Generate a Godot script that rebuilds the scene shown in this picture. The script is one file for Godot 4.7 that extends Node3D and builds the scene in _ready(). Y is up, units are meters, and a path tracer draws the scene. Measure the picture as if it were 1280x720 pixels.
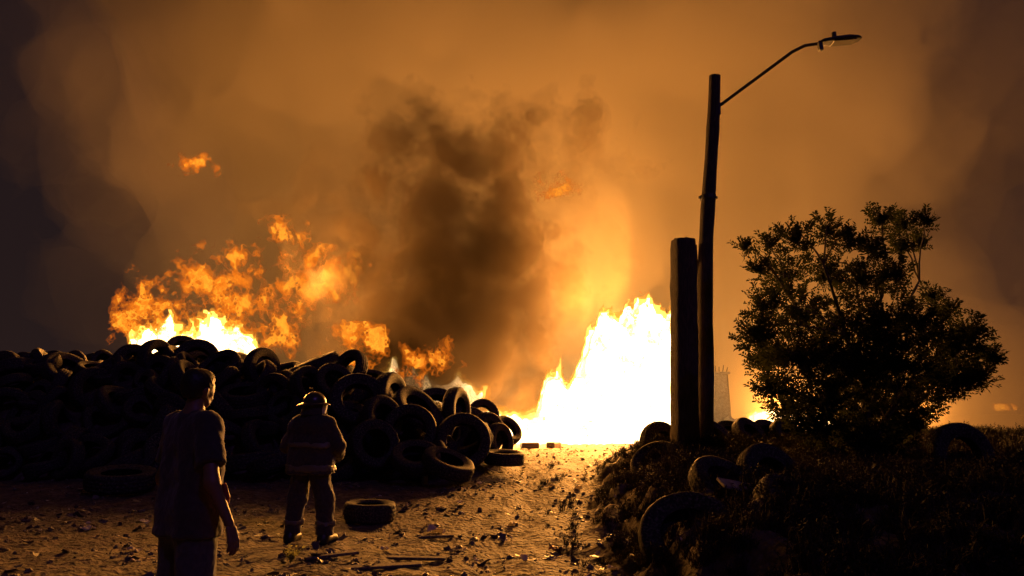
extends Node3D
# A burning tyre dump at night: two onlookers, a long heap of tyres, a berm with a shrub, a leaning lamp pole, flames and smoke.

const F := 931.0          # focal length of the photograph in its 1280 x 720 pixels
const EYE := Vector3(0, 1.6, 0)
const CX := 640.0
const CY := 360.0
var pitch := atan(155.0 / F)
var rng := RandomNumberGenerator.new()
var taken := {}
var M := {}
var ground_noise := FastNoiseLite.new()
var clod_noise := FastNoiseLite.new()
var fire_color := Color(1.0, 0.37, 0.06).linear_to_srgb()

# ---------------------------------------------------------------- helpers
class Geo:
	var v := PackedVector3Array()
	var t := PackedInt32Array()
	var c := PackedColorArray()
	var uv := PackedVector2Array()
	func tri(a: int, b: int, d: int) -> void:
		t.append(a); t.append(b); t.append(d)
	func quad(a: int, b: int, d: int, e: int) -> void:
		tri(a, b, d); tri(a, d, e)
	func box(center: Vector3, size: Vector3, basis := Basis(), bevel := 0.0) -> void:
		# a block with chamfered edges (each face inset, 24 corners); bevel 0 makes a plain block
		var h := size * 0.5
		if bevel <= 0.0:
			var s := v.size()
			for i in 8:
				v.append(center + basis * (h * Vector3(1 if i & 1 else -1, 1 if i & 2 else -1, 1 if i & 4 else -1)))
			for q in [[0, 2, 3, 1], [4, 5, 7, 6], [0, 4, 6, 2], [1, 3, 7, 5], [0, 1, 5, 4], [2, 6, 7, 3]]:
				quad(s + q[0], s + q[3], s + q[2], s + q[1])
			return
		var pts := PackedVector3Array()
		for ax in 3:
			for i in 8:
				var sg := Vector3(1 if i & 1 else -1, 1 if i & 2 else -1, 1 if i & 4 else -1)
				var p := h * sg
				for a in 3:
					if a != ax: p[a] -= sg[a] * bevel
				pts.append(p)
		hull(pts, center, basis)
	func hull(pts: PackedVector3Array, center: Vector3, basis: Basis) -> void:
		# convex hull by brute force over planes: fine for a few dozen points
		var n := pts.size()
		var done := {}
		for i in n:
			for j in range(i + 1, n):
				for k in range(j + 1, n):
					var nn := (pts[j] - pts[i]).cross(pts[k] - pts[i])
					if nn.length() < 1e-9: continue
					nn = nn.normalized()
					var d := nn.dot(pts[i])
					var pos := false; var neg := false
					for q in n:
						var e := nn.dot(pts[q]) - d
						if e > 1e-5: pos = true
						elif e < -1e-5: neg = true
						if pos and neg: break
					if pos and neg: continue
					if pos: nn = -nn; d = -d
					var key := "%.3f %.3f %.3f %.4f" % [nn.x + 0.0, nn.y + 0.0, nn.z + 0.0, d]
					if done.has(key): continue
					done[key] = true
					var ring := []
					var mid := Vector3.ZERO
					for q in n:
						if absf(nn.dot(pts[q]) - d) < 1e-4: ring.append(pts[q]); mid += pts[q]
					mid /= ring.size()
					var ux: Vector3 = (ring[0] - mid).normalized()
					var uy := nn.cross(ux)
					ring.sort_custom(func(a, b): return atan2((a - mid).dot(uy), (a - mid).dot(ux)) > atan2((b - mid).dot(uy), (b - mid).dot(ux)))
					var s := v.size()
					for q in ring: v.append(center + basis * q)
					for q in range(1, ring.size() - 1): tri(s, s + q, s + q + 1)
	func tube(path: PackedVector3Array, radii: PackedFloat32Array, sides := 8, caps := true) -> void:
		var s := v.size()
		var up := Vector3(0.31, 0.2, 0.93)
		for i in path.size():
			var d := (path[mini(i + 1, path.size() - 1)] - path[maxi(i - 1, 0)]).normalized()
			if absf(d.dot(up)) > 0.95: up = Vector3(0.9, 0.1, -0.4)
			var a := d.cross(up).normalized(); up = a.cross(d).normalized()
			for j in sides:
				var w := TAU * j / sides
				v.append(path[i] + (a * cos(w) + up * sin(w)) * radii[i])
		for i in path.size() - 1:
			for j in sides:
				var a0 := s + i * sides + j; var a1 := s + i * sides + (j + 1) % sides
				quad(a0, a1, a1 + sides, a0 + sides)
		if caps:
			for e in [0, path.size() - 1]:
				var c0 := v.size()
				for j in sides: v.append(v[s + e * sides + j])
				for j in range(1, sides - 1):
					if e == 0: tri(c0, c0 + j + 1, c0 + j)
					else: tri(c0, c0 + j, c0 + j + 1)
	func lathe(profile: PackedVector2Array, segs: int, closed := false) -> void:
		# profile (radius, height) turned about y
		var s := v.size(); var n := profile.size()
		for i in segs:
			var w := TAU * i / segs
			for p in profile: v.append(Vector3(cos(w) * p.x, p.y, sin(w) * p.x))
		for i in segs:
			for j in (n if closed else n - 1):
				var a := s + i * n + j; var b := s + ((i + 1) % segs) * n + j
				var a2 := s + i * n + (j + 1) % n; var b2 := s + ((i + 1) % segs) * n + (j + 1) % n
				quad(a, a2, b2, b)
	func leaf(root: Vector3, along: Vector3, across: Vector3, length: float, width: float, fold := 0.15) -> void:
		var s := v.size()
		var nrm := along.cross(across).normalized()
		v.append(root); v.append(root + along * length * 0.45 + across * width * 0.5 + nrm * width * fold)
		v.append(root + along * length); v.append(root + along * length * 0.45 - across * width * 0.5 + nrm * width * fold)
		tri(s, s + 1, s + 2); tri(s, s + 2, s + 3)
	func drop_small(least: int) -> void:
		# leaves out loose fragments of fewer than that many triangles
		var up := PackedInt32Array(range(v.size()))
		for i in range(0, t.size(), 3):
			for e in [1, 2]:
				var a := t[i]; var b := t[i + e]
				while up[a] != a: up[a] = up[up[a]]; a = up[a]
				while up[b] != b: up[b] = up[up[b]]; b = up[b]
				if a != b: up[b] = a
		var n := PackedInt32Array(); n.resize(v.size())
		var own := PackedInt32Array()
		for i in range(0, t.size(), 3):
			var a := t[i]
			while up[a] != a: a = up[a]
			n[a] += 1; own.append(a)
		var kept := PackedInt32Array()
		for i in own.size():
			if n[own[i]] >= least:
				for e in 3: kept.append(t[i * 3 + e])
		t = kept
	func commit(smooth := true) -> ArrayMesh:
		var ar := []; ar.resize(Mesh.ARRAY_MAX)
		if smooth:
			var n := PackedVector3Array(); n.resize(v.size())
			for i in range(0, t.size(), 3):
				var a := t[i]; var b := t[i + 1]; var d := t[i + 2]
				var w := (v[d] - v[a]).cross(v[b] - v[a])
				n[a] += w; n[b] += w; n[d] += w
			for i in n.size(): n[i] = n[i].normalized() if n[i].length_squared() > 1e-20 else Vector3.UP
			ar[Mesh.ARRAY_NORMAL] = n
		ar[Mesh.ARRAY_VERTEX] = v; ar[Mesh.ARRAY_INDEX] = t
		if c.size() == v.size() and c.size() > 0: ar[Mesh.ARRAY_COLOR] = c
		if uv.size() == v.size() and uv.size() > 0: ar[Mesh.ARRAY_TEX_UV] = uv
		var m := ArrayMesh.new(); m.add_surface_from_arrays(Mesh.PRIMITIVE_TRIANGLES, ar)
		return m

class Grid:
	# a block of samples, positive inside; meshed as surface nets
	var lo: Vector3
	var cell: float
	var nx: int
	var ny: int
	var nz: int
	var a := PackedFloat32Array()
	func _init(low: Vector3, high: Vector3, size: float) -> void:
		lo = low; cell = size
		nx = int(ceil((high.x - low.x) / size)) + 1; ny = int(ceil((high.y - low.y) / size)) + 1; nz = int(ceil((high.z - low.z) / size)) + 1
		a.resize(nx * ny * nz)
	func fill(f: Callable) -> void:
		for k in nz:
			for j in ny:
				for i in nx:
					var edge := i < 2 or j < 2 or k < 2 or i > nx - 3 or j > ny - 3 or k > nz - 3
					a[(k * ny + j) * nx + i] = -9.0 if edge else f.call(lo.x + i * cell, lo.y + j * cell, lo.z + k * cell)
	func nets(level: float, g: Geo) -> void:
		var idx := PackedInt32Array(); idx.resize(a.size()); idx.fill(-1)
		var sy := nx; var sz := nx * ny
		var off := [0, 1, sy, 1 + sy, sz, 1 + sz, sy + sz, 1 + sy + sz]
		var edges := [[0, 1], [2, 3], [4, 5], [6, 7], [0, 2], [1, 3], [4, 6], [5, 7], [0, 4], [1, 5], [2, 6], [3, 7]]
		var rows := PackedByteArray(); rows.resize(ny * nz)   # 1: some sample inside, 2: some outside
		for r in ny * nz:
			var bits := 0
			for i in range(r * nx, r * nx + nx):
				bits |= 1 if a[i] > level else 2
				if bits == 3: break
			rows[r] = bits
		for k in nz - 1:
			for j in ny - 1:
				var rw := k * ny + j
				if (rows[rw] | rows[rw + 1] | rows[rw + ny] | rows[rw + ny + 1]) != 3: continue
				var b := rw * nx
				for i in nx - 1:
					var o := b + i
					var s := int(a[o] > level) + int(a[o + 1] > level) + int(a[o + sy] > level) + int(a[o + sy + 1] > level) + int(a[o + sz] > level) + int(a[o + sz + 1] > level) + int(a[o + sy + sz] > level) + int(a[o + sy + sz + 1] > level)
					if s == 0 or s == 8: continue
					var p := Vector3.ZERO; var n := 0
					for e in edges:
						var e0: int = e[0]; var e1: int = e[1]
						var f0: float = maxf(a[o + off[e0]], -3.0) - level; var f1: float = maxf(a[o + off[e1]], -3.0) - level
						if (f0 > 0) != (f1 > 0):
							var q0 := Vector3(e0 & 1, (e0 >> 1) & 1, e0 >> 2); var q1 := Vector3(e1 & 1, (e1 >> 1) & 1, e1 >> 2)
							p += q0.lerp(q1, f0 / (f0 - f1)); n += 1
					idx[o] = g.v.size(); g.v.append(lo + (p / n + Vector3(i, j, k)) * cell)
		var st := [1, sy, sz]
		for k in range(1, nz - 1):
			for j in range(1, ny - 1):
				var rw := k * ny + j
				if (rows[rw] | rows[rw + 1] | rows[rw + ny]) != 3: continue
				for i in range(1, nx - 1):
					var o := rw * nx + i
					var inside := a[o] > level
					for ax in 3:
						if inside != (a[o + st[ax]] > level):
							var u: int = st[(ax + 1) % 3]; var w: int = st[(ax + 2) % 3]
							if inside: g.quad(idx[o], idx[o - w], idx[o - u - w], idx[o - u])
							else: g.quad(idx[o], idx[o - u], idx[o - u - w], idx[o - w])

func at(px: float, py: float, depth: float) -> Vector3:
	# the point at that distance straight ahead which the photograph shows at that pixel
	var d := Vector3((px - CX) / F, (CY - py) / F, -1.0).rotated(Vector3.RIGHT, pitch)
	return EYE + d * (depth / -d.z)

func numbered(called: String) -> String:
	if not taken.has(called):
		taken[called] = 0
		return called
	taken[called] += 1
	return "%s_%03d" % [called, taken[called]]

func tag(o: Node, label: String, category := "", group := "", kind := "") -> void:
	o.set_meta("label", label)
	if category: o.set_meta("category", category)
	if group: o.set_meta("group", group)
	if kind: o.set_meta("kind", kind)

func thing(called: String, where: Vector3, label: String, category: String, group := "") -> Node3D:
	var o := Node3D.new(); o.name = numbered(called); add_child(o); o.position = where
	tag(o, label, category, group)
	return o

func part(called: String, mesh: Mesh, mat: Material, parent: Node) -> MeshInstance3D:
	var o := MeshInstance3D.new(); o.name = called if parent != self else numbered(called)
	o.mesh = mesh
	if mat is FogMaterial: mesh.surface_set_material(0, mat)
	else: o.material_override = mat
	parent.add_child(o, true)
	return o

func lin(r: float, g: float, b: float) -> Color:
	return Color(r, g, b).linear_to_srgb()

func noise(sd: int, freq: float, oct := 4, warp := 0.0, warp_freq := 0.0, kind := FastNoiseLite.FRACTAL_FBM) -> FastNoiseLite:
	var n := FastNoiseLite.new(); n.seed = sd; n.frequency = freq; n.noise_type = FastNoiseLite.TYPE_SIMPLEX_SMOOTH
	n.fractal_type = kind; n.fractal_octaves = oct
	if warp > 0.0:
		n.domain_warp_enabled = true; n.domain_warp_amplitude = warp; n.domain_warp_frequency = warp_freq; n.domain_warp_fractal_octaves = 3
	return n

func ramp_tex(sd: int, freq: float, cols: Array, size := 512, oct := 5) -> NoiseTexture2D:
	var t := NoiseTexture2D.new(); t.width = size; t.height = size; t.seamless = true
	t.noise = noise(sd, freq, oct)
	if cols:
		var g := Gradient.new()
		g.offsets = PackedFloat32Array(); g.colors = PackedColorArray()
		var offs := PackedFloat32Array(); var cs := PackedColorArray()
		for c in cols: offs.append(c[0]); cs.append(c[1])
		g.offsets = offs; g.colors = cs
		t.color_ramp = g
	return t

func surface(tex: Texture2D, scale: float, rough: float, bump: Texture2D = null, bump_cm := 0.0, world := true) -> StandardMaterial3D:
	var m := StandardMaterial3D.new()
	m.albedo_texture = tex; m.roughness = rough
	m.uv1_triplanar = true; m.uv1_world_triplanar = world; m.uv1_scale = Vector3.ONE * scale
	if bump: m.heightmap_enabled = true; m.heightmap_texture = bump; m.heightmap_scale = bump_cm
	return m

func plain(c: Color, rough: float) -> StandardMaterial3D:
	var m := StandardMaterial3D.new(); m.albedo_color = c; m.roughness = rough
	return m

func fog(density: float, albedo: Color) -> FogMaterial:
	var m := FogMaterial.new(); m.density = density; m.albedo = albedo
	return m

func glow(r: float, g: float, b: float, alpha := 1.0) -> StandardMaterial3D:
	# burning gas: gives off light, and is more or less see-through
	var m := StandardMaterial3D.new(); m.shading_mode = BaseMaterial3D.SHADING_MODE_UNSHADED
	var c := lin(r, g, b); c.a = alpha
	m.albedo_color = c; m.roughness = 1.0
	if alpha < 1.0: m.transparency = BaseMaterial3D.TRANSPARENCY_ALPHA
	return m

func smooth(a: float, b: float, x: float) -> float:
	return smoothstep(a, b, x)

# ---------------------------------------------------------------- the lie of the land
func berm(x: float, d: float) -> float:
	var toe := 0.85 + maxf(0.0, d - 11.0) * 0.16
	var w := 1.7 + 0.4 * ground_noise.get_noise_2d(d * 3.0, 40.0)
	return 0.8 * smooth(toe, toe + w, x + 0.5 * ground_noise.get_noise_2d(x * 4.0, d * 4.0)) * smooth(2.5, 8.0, d) * (1.0 - smooth(16.0, 24.0, d))

func ground_y(x: float, z: float) -> float:
	var d := -z
	var near := 1.0 - smooth(35.0, 60.0, d)
	var y := 0.32 * smooth(10.0, 17.0, d) + 0.1 * smooth(17.0, 30.0, d)
	y += 0.05 * ground_noise.get_noise_2d(x * 2.2, z * 2.2) * near
	y += 0.045 * ground_noise.get_noise_2d(x * 9.0, z * 6.0) * near
	y += 0.03 * maxf(0.0, clod_noise.get_noise_2d(x * 8.0, z * 8.0)) * near
	# wheel ruts running towards the fire
	var r := x - 0.3 - d * 0.035 + 0.3 * sin(d * 0.35)
	y -= 0.05 * (exp(-pow((r + 0.75) / 0.22, 2.0)) + exp(-pow((r - 0.75) / 0.22, 2.0))) * near
	var bm := berm(x, d)
	y += bm + bm * 0.16 * ground_noise.get_noise_2d(x * 5.0 + 90.0, z * 5.0)
	return y

func on_ground(x: float, z: float) -> Vector3:
	return Vector3(x, ground_y(x, z), z)

func hit_ground(px: float, py: float) -> Vector3:
	# where the line of sight through that pixel meets the ground
	var d := (at(px, py, 10.0) - EYE) / 10.0
	var s := 3.0
	while s < 60.0:
		var p := EYE + d * s
		if p.y <= ground_y(p.x, p.z): return on_ground(p.x, p.z)
		s += 0.05
	return EYE + d * 30.0

func pile_top(x: float) -> float:
	# crest height of the tyre heap
	var pts := [[-24.0, 2.5], [-12.4, 2.6], [-9.5, 2.6], [-7.5, 2.7], [-6.0, 2.35], [-4.6, 2.35], [-3.9, 2.1], [-3.1, 1.65], [-2.3, 1.35], [-1.35, 1.2], [-0.77, 0.9], [0.0, 0.45], [0.4, 0.1], [0.8, 0.0]]
	for i in pts.size() - 1:
		if x < pts[i + 1][0]: return lerpf(pts[i][1], pts[i + 1][1], clampf((x - pts[i][0]) / (pts[i + 1][0] - pts[i][0]), 0, 1))
	return 0.0

func pile_y(x: float, z: float) -> float:
	# surface of the heap above the ground: front toe near 14.8 m, crest near 18 m
	var d := -z
	return pile_top(x) * smooth(14.6, 18.0, d) * (1.0 - 0.9 * smooth(19.0, 22.0, d))

# ---------------------------------------------------------------- bodies
func flesh(g: Geo, bones: Array, cell: float, k := 60.0, bump := 0.0, bump_freq := 8.0) -> void:
	# bones: [from, to, radius at from, radius at to] (+ planes [point, normal]: that bone ends beyond them)
	var lo := Vector3.INF; var hi := -Vector3.INF
	for b in bones:
		var r: float = maxf(b[2], b[3]) + 0.05
		for p in [b[0], b[1]]:
			lo = lo.min(p - Vector3.ONE * r); hi = hi.max(p + Vector3.ONE * r)
	var gr := Grid.new(lo - Vector3.ONE * cell * 2, hi + Vector3.ONE * cell * 2, cell)
	var n := noise(11, bump_freq, 3)
	var reach := 4.0 / k
	for b in bones:
		var pa: Vector3 = b[0]; var pb: Vector3 = b[1]; var ra: float = b[2]; var rb: float = b[3]
		var ab := pb - pa; var l2 := maxf(ab.length_squared(), 1e-9)
		var mr := maxf(ra, rb) + reach
		var l := ((pa.min(pb) - Vector3.ONE * mr - gr.lo) / cell).floor(); var h := ((pa.max(pb) + Vector3.ONE * mr - gr.lo) / cell).ceil()
		for kk in range(maxi(1, int(l.z)), mini(gr.nz - 1, int(h.z))):
			for j in range(maxi(1, int(l.y)), mini(gr.ny - 1, int(h.y))):
				for i in range(maxi(1, int(l.x)), mini(gr.nx - 1, int(h.x))):
					var p := gr.lo + Vector3(i, j, kk) * cell
					var t := clampf((p - pa).dot(ab) / l2, 0, 1)
					var d := (p - pa - ab * t).length() - lerpf(ra, rb, t)
					if d > reach: continue
					if b.size() > 4:
						for q in range(4, b.size(), 2): d = maxf(d, (p - b[q]).dot(b[q + 1]))
						if d > reach: continue
					gr.a[(kk * gr.ny + j) * gr.nx + i] += exp(-k * d)
	for q in gr.a.size():
		if gr.a[q] > 0.0: gr.a[q] = log(gr.a[q]) / k
		else: gr.a[q] = -reach
	if bump > 0.0:
		for kk in gr.nz:
			for j in gr.ny:
				for i in gr.nx:
					var q := (kk * gr.ny + j) * gr.nx + i
					if absf(gr.a[q]) < reach * 0.9: gr.a[q] += bump * n.get_noise_3d(i * cell * 1.0, j * cell * 0.6, kk * cell * 1.0)
	gr.nets(0.0, g)

func hand_bones(wrist: Vector3, along: Vector3, thumb_side: Vector3, curl: float) -> Array:
	# palm and five fingers; along: wrist to knuckles, thumb_side: towards the thumb
	var b := []
	var palm := thumb_side.cross(along).normalized()   # the way the fingers curl
	if curl < 0: palm = -palm; curl = -curl
	var knuckle := wrist + along * 0.095
	for i in 4:
		var sx := (1.5 - i) * 0.021
		var k0 := knuckle + thumb_side * sx + along * (0.0 if i in [1, 2] else -0.006)
		b.append([wrist + along * 0.02 + thumb_side * sx * 0.7, k0, 0.015, 0.0115])
		var len: float = [0.072, 0.08, 0.075, 0.06][i]
		var dir := (along * cos(curl * 0.5) + palm * sin(curl * 0.5) + thumb_side * (1.5 - i) * 0.03).normalized()
		var k1 := k0 + dir * len * 0.45
		var dir2 := (along * cos(curl * 1.3) + palm * sin(curl * 1.3)).normalized()
		var k2 := k1 + dir2 * len * 0.32
		var dir3 := (along * cos(curl * 1.9) + palm * sin(curl * 1.9)).normalized()
		b.append([k0, k1, 0.0100, 0.0090]); b.append([k1, k2, 0.0090, 0.0082]); b.append([k2, k2 + dir3 * len * 0.25, 0.0082, 0.0070])
	var t0 := wrist + along * 0.03 + thumb_side * 0.022
	var t1 := t0 + (along * 0.55 + thumb_side * 0.7 + palm * 0.3).normalized() * 0.045
	var t2 := t1 + (along * 0.85 + thumb_side * 0.3 + palm * 0.35).normalized() * 0.034
	b.append([t0, t1, 0.0135, 0.0110]); b.append([t1, t2, 0.0105, 0.0085])
	return b

func head_bones(c: Vector3, yaw: float, k := 1.0) -> Array:
	# c: centre of the head; the face looks along -z turned by yaw (positive to the right)
	var q := Basis(Vector3.UP, -yaw)
	var b := []
	var add := func(x0, y0, z0, x1, y1, z1, r0, r1): b.append([c + q * Vector3(x0, y0, z0) * k, c + q * Vector3(x1, y1, z1) * k, r0 * k, r1 * k])
	add.call(0, 0.035, 0.035, 0, 0.035, -0.03, 0.082, 0.076)      # skull
	add.call(0.03, 0.02, -0.02, -0.03, 0.02, -0.02, 0.058, 0.058)
	add.call(0.0, -0.02, -0.05, 0.0, -0.075, -0.06, 0.052, 0.036) # face to chin
	add.call(0.045, -0.03, 0.0, 0.025, -0.08, -0.05, 0.026, 0.022)  # jaw
	add.call(-0.045, -0.03, 0.0, -0.025, -0.08, -0.05, 0.026, 0.022)
	add.call(0.036, 0.025, -0.088, -0.036, 0.025, -0.088, 0.013, 0.013)  # brow
	add.call(0.0, 0.012, -0.098, 0.0, -0.022, -0.116, 0.009, 0.012)  # nose
	add.call(0.014, -0.026, -0.106, -0.014, -0.026, -0.106, 0.008, 0.008)
	add.call(0.018, -0.052, -0.098, -0.018, -0.052, -0.098, 0.008, 0.008)  # lips
	add.call(0.016, -0.06, -0.096, -0.016, -0.06, -0.096, 0.008, 0.008)
	for s in [-1.0, 1.0]:
		add.call(0.04 * s, -0.012, -0.074, 0.048 * s, -0.02, -0.06, 0.02, 0.018)  # cheek
		add.call(0.079 * s, 0.018, 0.008, 0.083 * s, 0.0, 0.016, 0.012, 0.013)   # ear
		add.call(0.083 * s, 0.0, 0.016, 0.076 * s, -0.026, 0.006, 0.012, 0.008)
	return b

# ---------------------------------------------------------------- the scene
func _ready() -> void:
	rng.seed = 20240
	ground_noise.seed = 5; ground_noise.frequency = 0.25; ground_noise.fractal_octaves = 4; ground_noise.noise_type = FastNoiseLite.TYPE_SIMPLEX_SMOOTH
	clod_noise.seed = 8; clod_noise.frequency = 0.3; clod_noise.fractal_octaves = 3; clod_noise.noise_type = FastNoiseLite.TYPE_SIMPLEX_SMOOTH
	camera_and_air()
	materials()
	build_ground()
	build_fires()
	build_smoke()
	build_tyres()
	build_poles()
	build_shrub()
	build_man()
	build_firefighter()
	build_litter()
	build_weeds()

func camera_and_air() -> void:
	var cam := Camera3D.new(); cam.name = "camera"; add_child(cam)
	cam.position = EYE; cam.rotation.x = pitch; cam.fov = rad_to_deg(2.0 * atan(360.0 / F)); cam.near = 0.05; cam.far = 900.0
	var env := Environment.new()
	env.background_mode = Environment.BG_SKY
	var sky := Sky.new(); var sm := ProceduralSkyMaterial.new()
	sm.sky_top_color = lin(0.012, 0.007, 0.008); sm.sky_horizon_color = lin(0.018, 0.010, 0.009)
	sm.ground_bottom_color = lin(0.004, 0.003, 0.003); sm.ground_horizon_color = lin(0.012, 0.006, 0.006)
	sky.sky_material = sm; env.sky = sky
	env.tonemap_mode = Environment.TONE_MAPPER_LINEAR; env.tonemap_exposure = 1.15
	env.fog_enabled = false
	env.sdfgi_enabled = true; env.ssao_enabled = true; env.ssil_enabled = true
	var we := WorldEnvironment.new(); we.name = "air"; we.environment = env; add_child(we)
	var violet_fill := DirectionalLight3D.new(); violet_fill.name = "violet_fill"; add_child(violet_fill)  # added dim violet fill from behind that lifts dark areas; no moon seen
	violet_fill.light_energy = 0.04; violet_fill.light_color = Color(0.6, 0.42, 1.0); violet_fill.light_angular_distance = 0.6; violet_fill.shadow_enabled = true
	violet_fill.rotation = Vector3(deg_to_rad(-38.0), deg_to_rad(35.0), 0)

func fire_light(px: float, py: float, depth: float, energy: float, size: float) -> void:
	var l := OmniLight3D.new(); l.name = numbered("fire_light"); add_child(l)
	l.position = at(px, py, depth); l.light_energy = energy; l.light_size = size; l.light_color = fire_color
	l.omni_range = 150.0; l.omni_attenuation = 2.0; l.shadow_enabled = true

func materials() -> void:
	var dust := ramp_tex(21, 0.02, [[0.25, lin(0.014, 0.013, 0.013)], [0.52, lin(0.028, 0.026, 0.024)], [0.66, lin(0.08, 0.068, 0.055)], [0.85, lin(0.14, 0.12, 0.1)]])
	M.rubber = surface(dust, 1.1, 0.72, ramp_tex(22, 0.06, []), 0.25, false)
	M.rubber.metallic_specular = 0.3
	M.dirt = surface(ramp_tex(31, 0.012, [[0.15, lin(0.035, 0.023, 0.016)], [0.45, lin(0.075, 0.049, 0.033)], [0.62, lin(0.1, 0.066, 0.045)], [0.85, lin(0.17, 0.12, 0.085)]], 1024, 6), 0.28, 0.8, ramp_tex(32, 0.03, [], 1024, 6), 5.0)
	M.wood = surface(ramp_tex(41, 0.02, [[0.2, lin(0.05, 0.037, 0.026)], [0.8, lin(0.12, 0.09, 0.065)]]), 0.9, 0.85, ramp_tex(42, 0.05, []), 2.2)
	M.wood.uv1_scale = Vector3(3.0, 0.35, 3.0)
	M.board = surface(ramp_tex(43, 0.03, [[0.2, lin(0.09, 0.07, 0.05)], [0.8, lin(0.2, 0.16, 0.12)]]), 1.2, 0.8, ramp_tex(42, 0.05, []), 0.4, false)
	M.metal = surface(ramp_tex(44, 0.03, [[0.3, lin(0.05, 0.047, 0.043)], [0.8, lin(0.1, 0.093, 0.085)]]), 1.0, 0.6); M.metal.metallic = 0.3
	M.concrete = surface(ramp_tex(45, 0.02, [[0.2, lin(0.17, 0.15, 0.13)], [0.8, lin(0.32, 0.29, 0.25)]]), 0.6, 0.85, ramp_tex(46, 0.04, []), 0.6)
	M.bark = surface(ramp_tex(47, 0.04, [[0.2, lin(0.04, 0.03, 0.022)], [0.8, lin(0.1, 0.075, 0.055)]]), 2.0, 0.9)
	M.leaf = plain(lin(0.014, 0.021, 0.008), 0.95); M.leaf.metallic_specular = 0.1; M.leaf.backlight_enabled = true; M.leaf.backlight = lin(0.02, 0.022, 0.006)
	M.weed = surface(ramp_tex(48, 0.05, [[0.2, lin(0.022, 0.022, 0.014)], [0.8, lin(0.055, 0.046, 0.026)]]), 1.0, 0.75); M.weed.metallic_specular = 0.2; M.weed.backlight_enabled = true; M.weed.backlight = lin(0.08, 0.07, 0.03)
	M.sprout = plain(lin(0.12, 0.13, 0.035), 0.6); M.sprout.backlight_enabled = true; M.sprout.backlight = lin(0.5, 0.5, 0.2)
	M.skin = plain(lin(0.2, 0.11, 0.07), 0.5)
	M.hair = plain(lin(0.012, 0.01, 0.009), 0.55)
	M.shirt = surface(ramp_tex(51, 0.03, [[0.2, lin(0.035, 0.028, 0.026)], [0.8, lin(0.055, 0.045, 0.042)]]), 1.5, 0.85, ramp_tex(52, 0.02, []), 0.6, false)
	M.shorts = surface(ramp_tex(53, 0.03, [[0.2, lin(0.05, 0.046, 0.05)], [0.8, lin(0.08, 0.075, 0.08)]]), 1.5, 0.85, ramp_tex(52, 0.02, []), 0.6, false)
	M.shirt.rim_enabled = true; M.shirt.rim = 0.5; M.shirt.rim_tint = 0.4
	M.shorts.rim_enabled = true; M.shorts.rim = 0.5; M.shorts.rim_tint = 0.4
	M.red = plain(lin(0.3, 0.02, 0.018), 0.6)
	M.turnout = surface(ramp_tex(54, 0.03, [[0.2, lin(0.032, 0.025, 0.018)], [0.8, lin(0.065, 0.052, 0.036)]]), 1.5, 0.8, ramp_tex(52, 0.02, []), 0.9, false)
	M.turnout.rim_enabled = true; M.turnout.rim = 0.5; M.turnout.rim_tint = 0.4
	M.band = plain(lin(0.16, 0.14, 0.09), 0.45)
	M.helmet = plain(lin(0.05, 0.035, 0.028), 0.3)
	M.shield = plain(lin(0.55, 0.5, 0.42), 0.25)
	M.boot = plain(lin(0.02, 0.018, 0.016), 0.45)
	M.paper = plain(lin(0.5, 0.45, 0.38), 0.55); M.paper.backlight_enabled = true; M.paper.backlight = lin(0.5, 0.45, 0.35)
	M.scrap = surface(ramp_tex(55, 0.05, [[0.2, lin(0.06, 0.05, 0.04)], [0.8, lin(0.2, 0.16, 0.12)]]), 2.0, 0.45, null, 0.0, false)

func build_ground() -> void:
	var g := Geo.new()
	var ds := [-30.0, -12.0, -5.0, -2.0, 0.0, 1.0]
	var d := 1.6
	while d < 420.0:
		ds.append(d); d *= 1.0125 if d < 40.0 else 1.06
	var cols := 420
	for r in ds:
		for i in cols + 1:
			var u := -1.0 + 2.0 * i / cols
			var x: float = u * (maxf(r, 0.0) * 0.85 + 6.0 + 14.0 * absf(u) * u * u)
			g.v.append(Vector3(x, ground_y(x, -r), -r))
	for j in ds.size() - 1:
		for i in cols:
			var a := j * (cols + 1) + i
			g.quad(a, a + cols + 1, a + cols + 2, a + 1)
	var o := part("ground", g.commit(), M.dirt, self)
	tag(o, "trampled dirt ground with ruts, clods and a low berm", "", "", "structure")

# ---------------------------------------------------------------- fire
func polyline(pts: Array, x: float) -> float:
	if x <= pts[0][0]: return pts[0][1]
	for i in pts.size() - 1:
		if x < pts[i + 1][0]: return lerpf(pts[i][1], pts[i + 1][1], (x - pts[i][0]) / (pts[i + 1][0] - pts[i][0]))
	return pts[-1][1]

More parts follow.
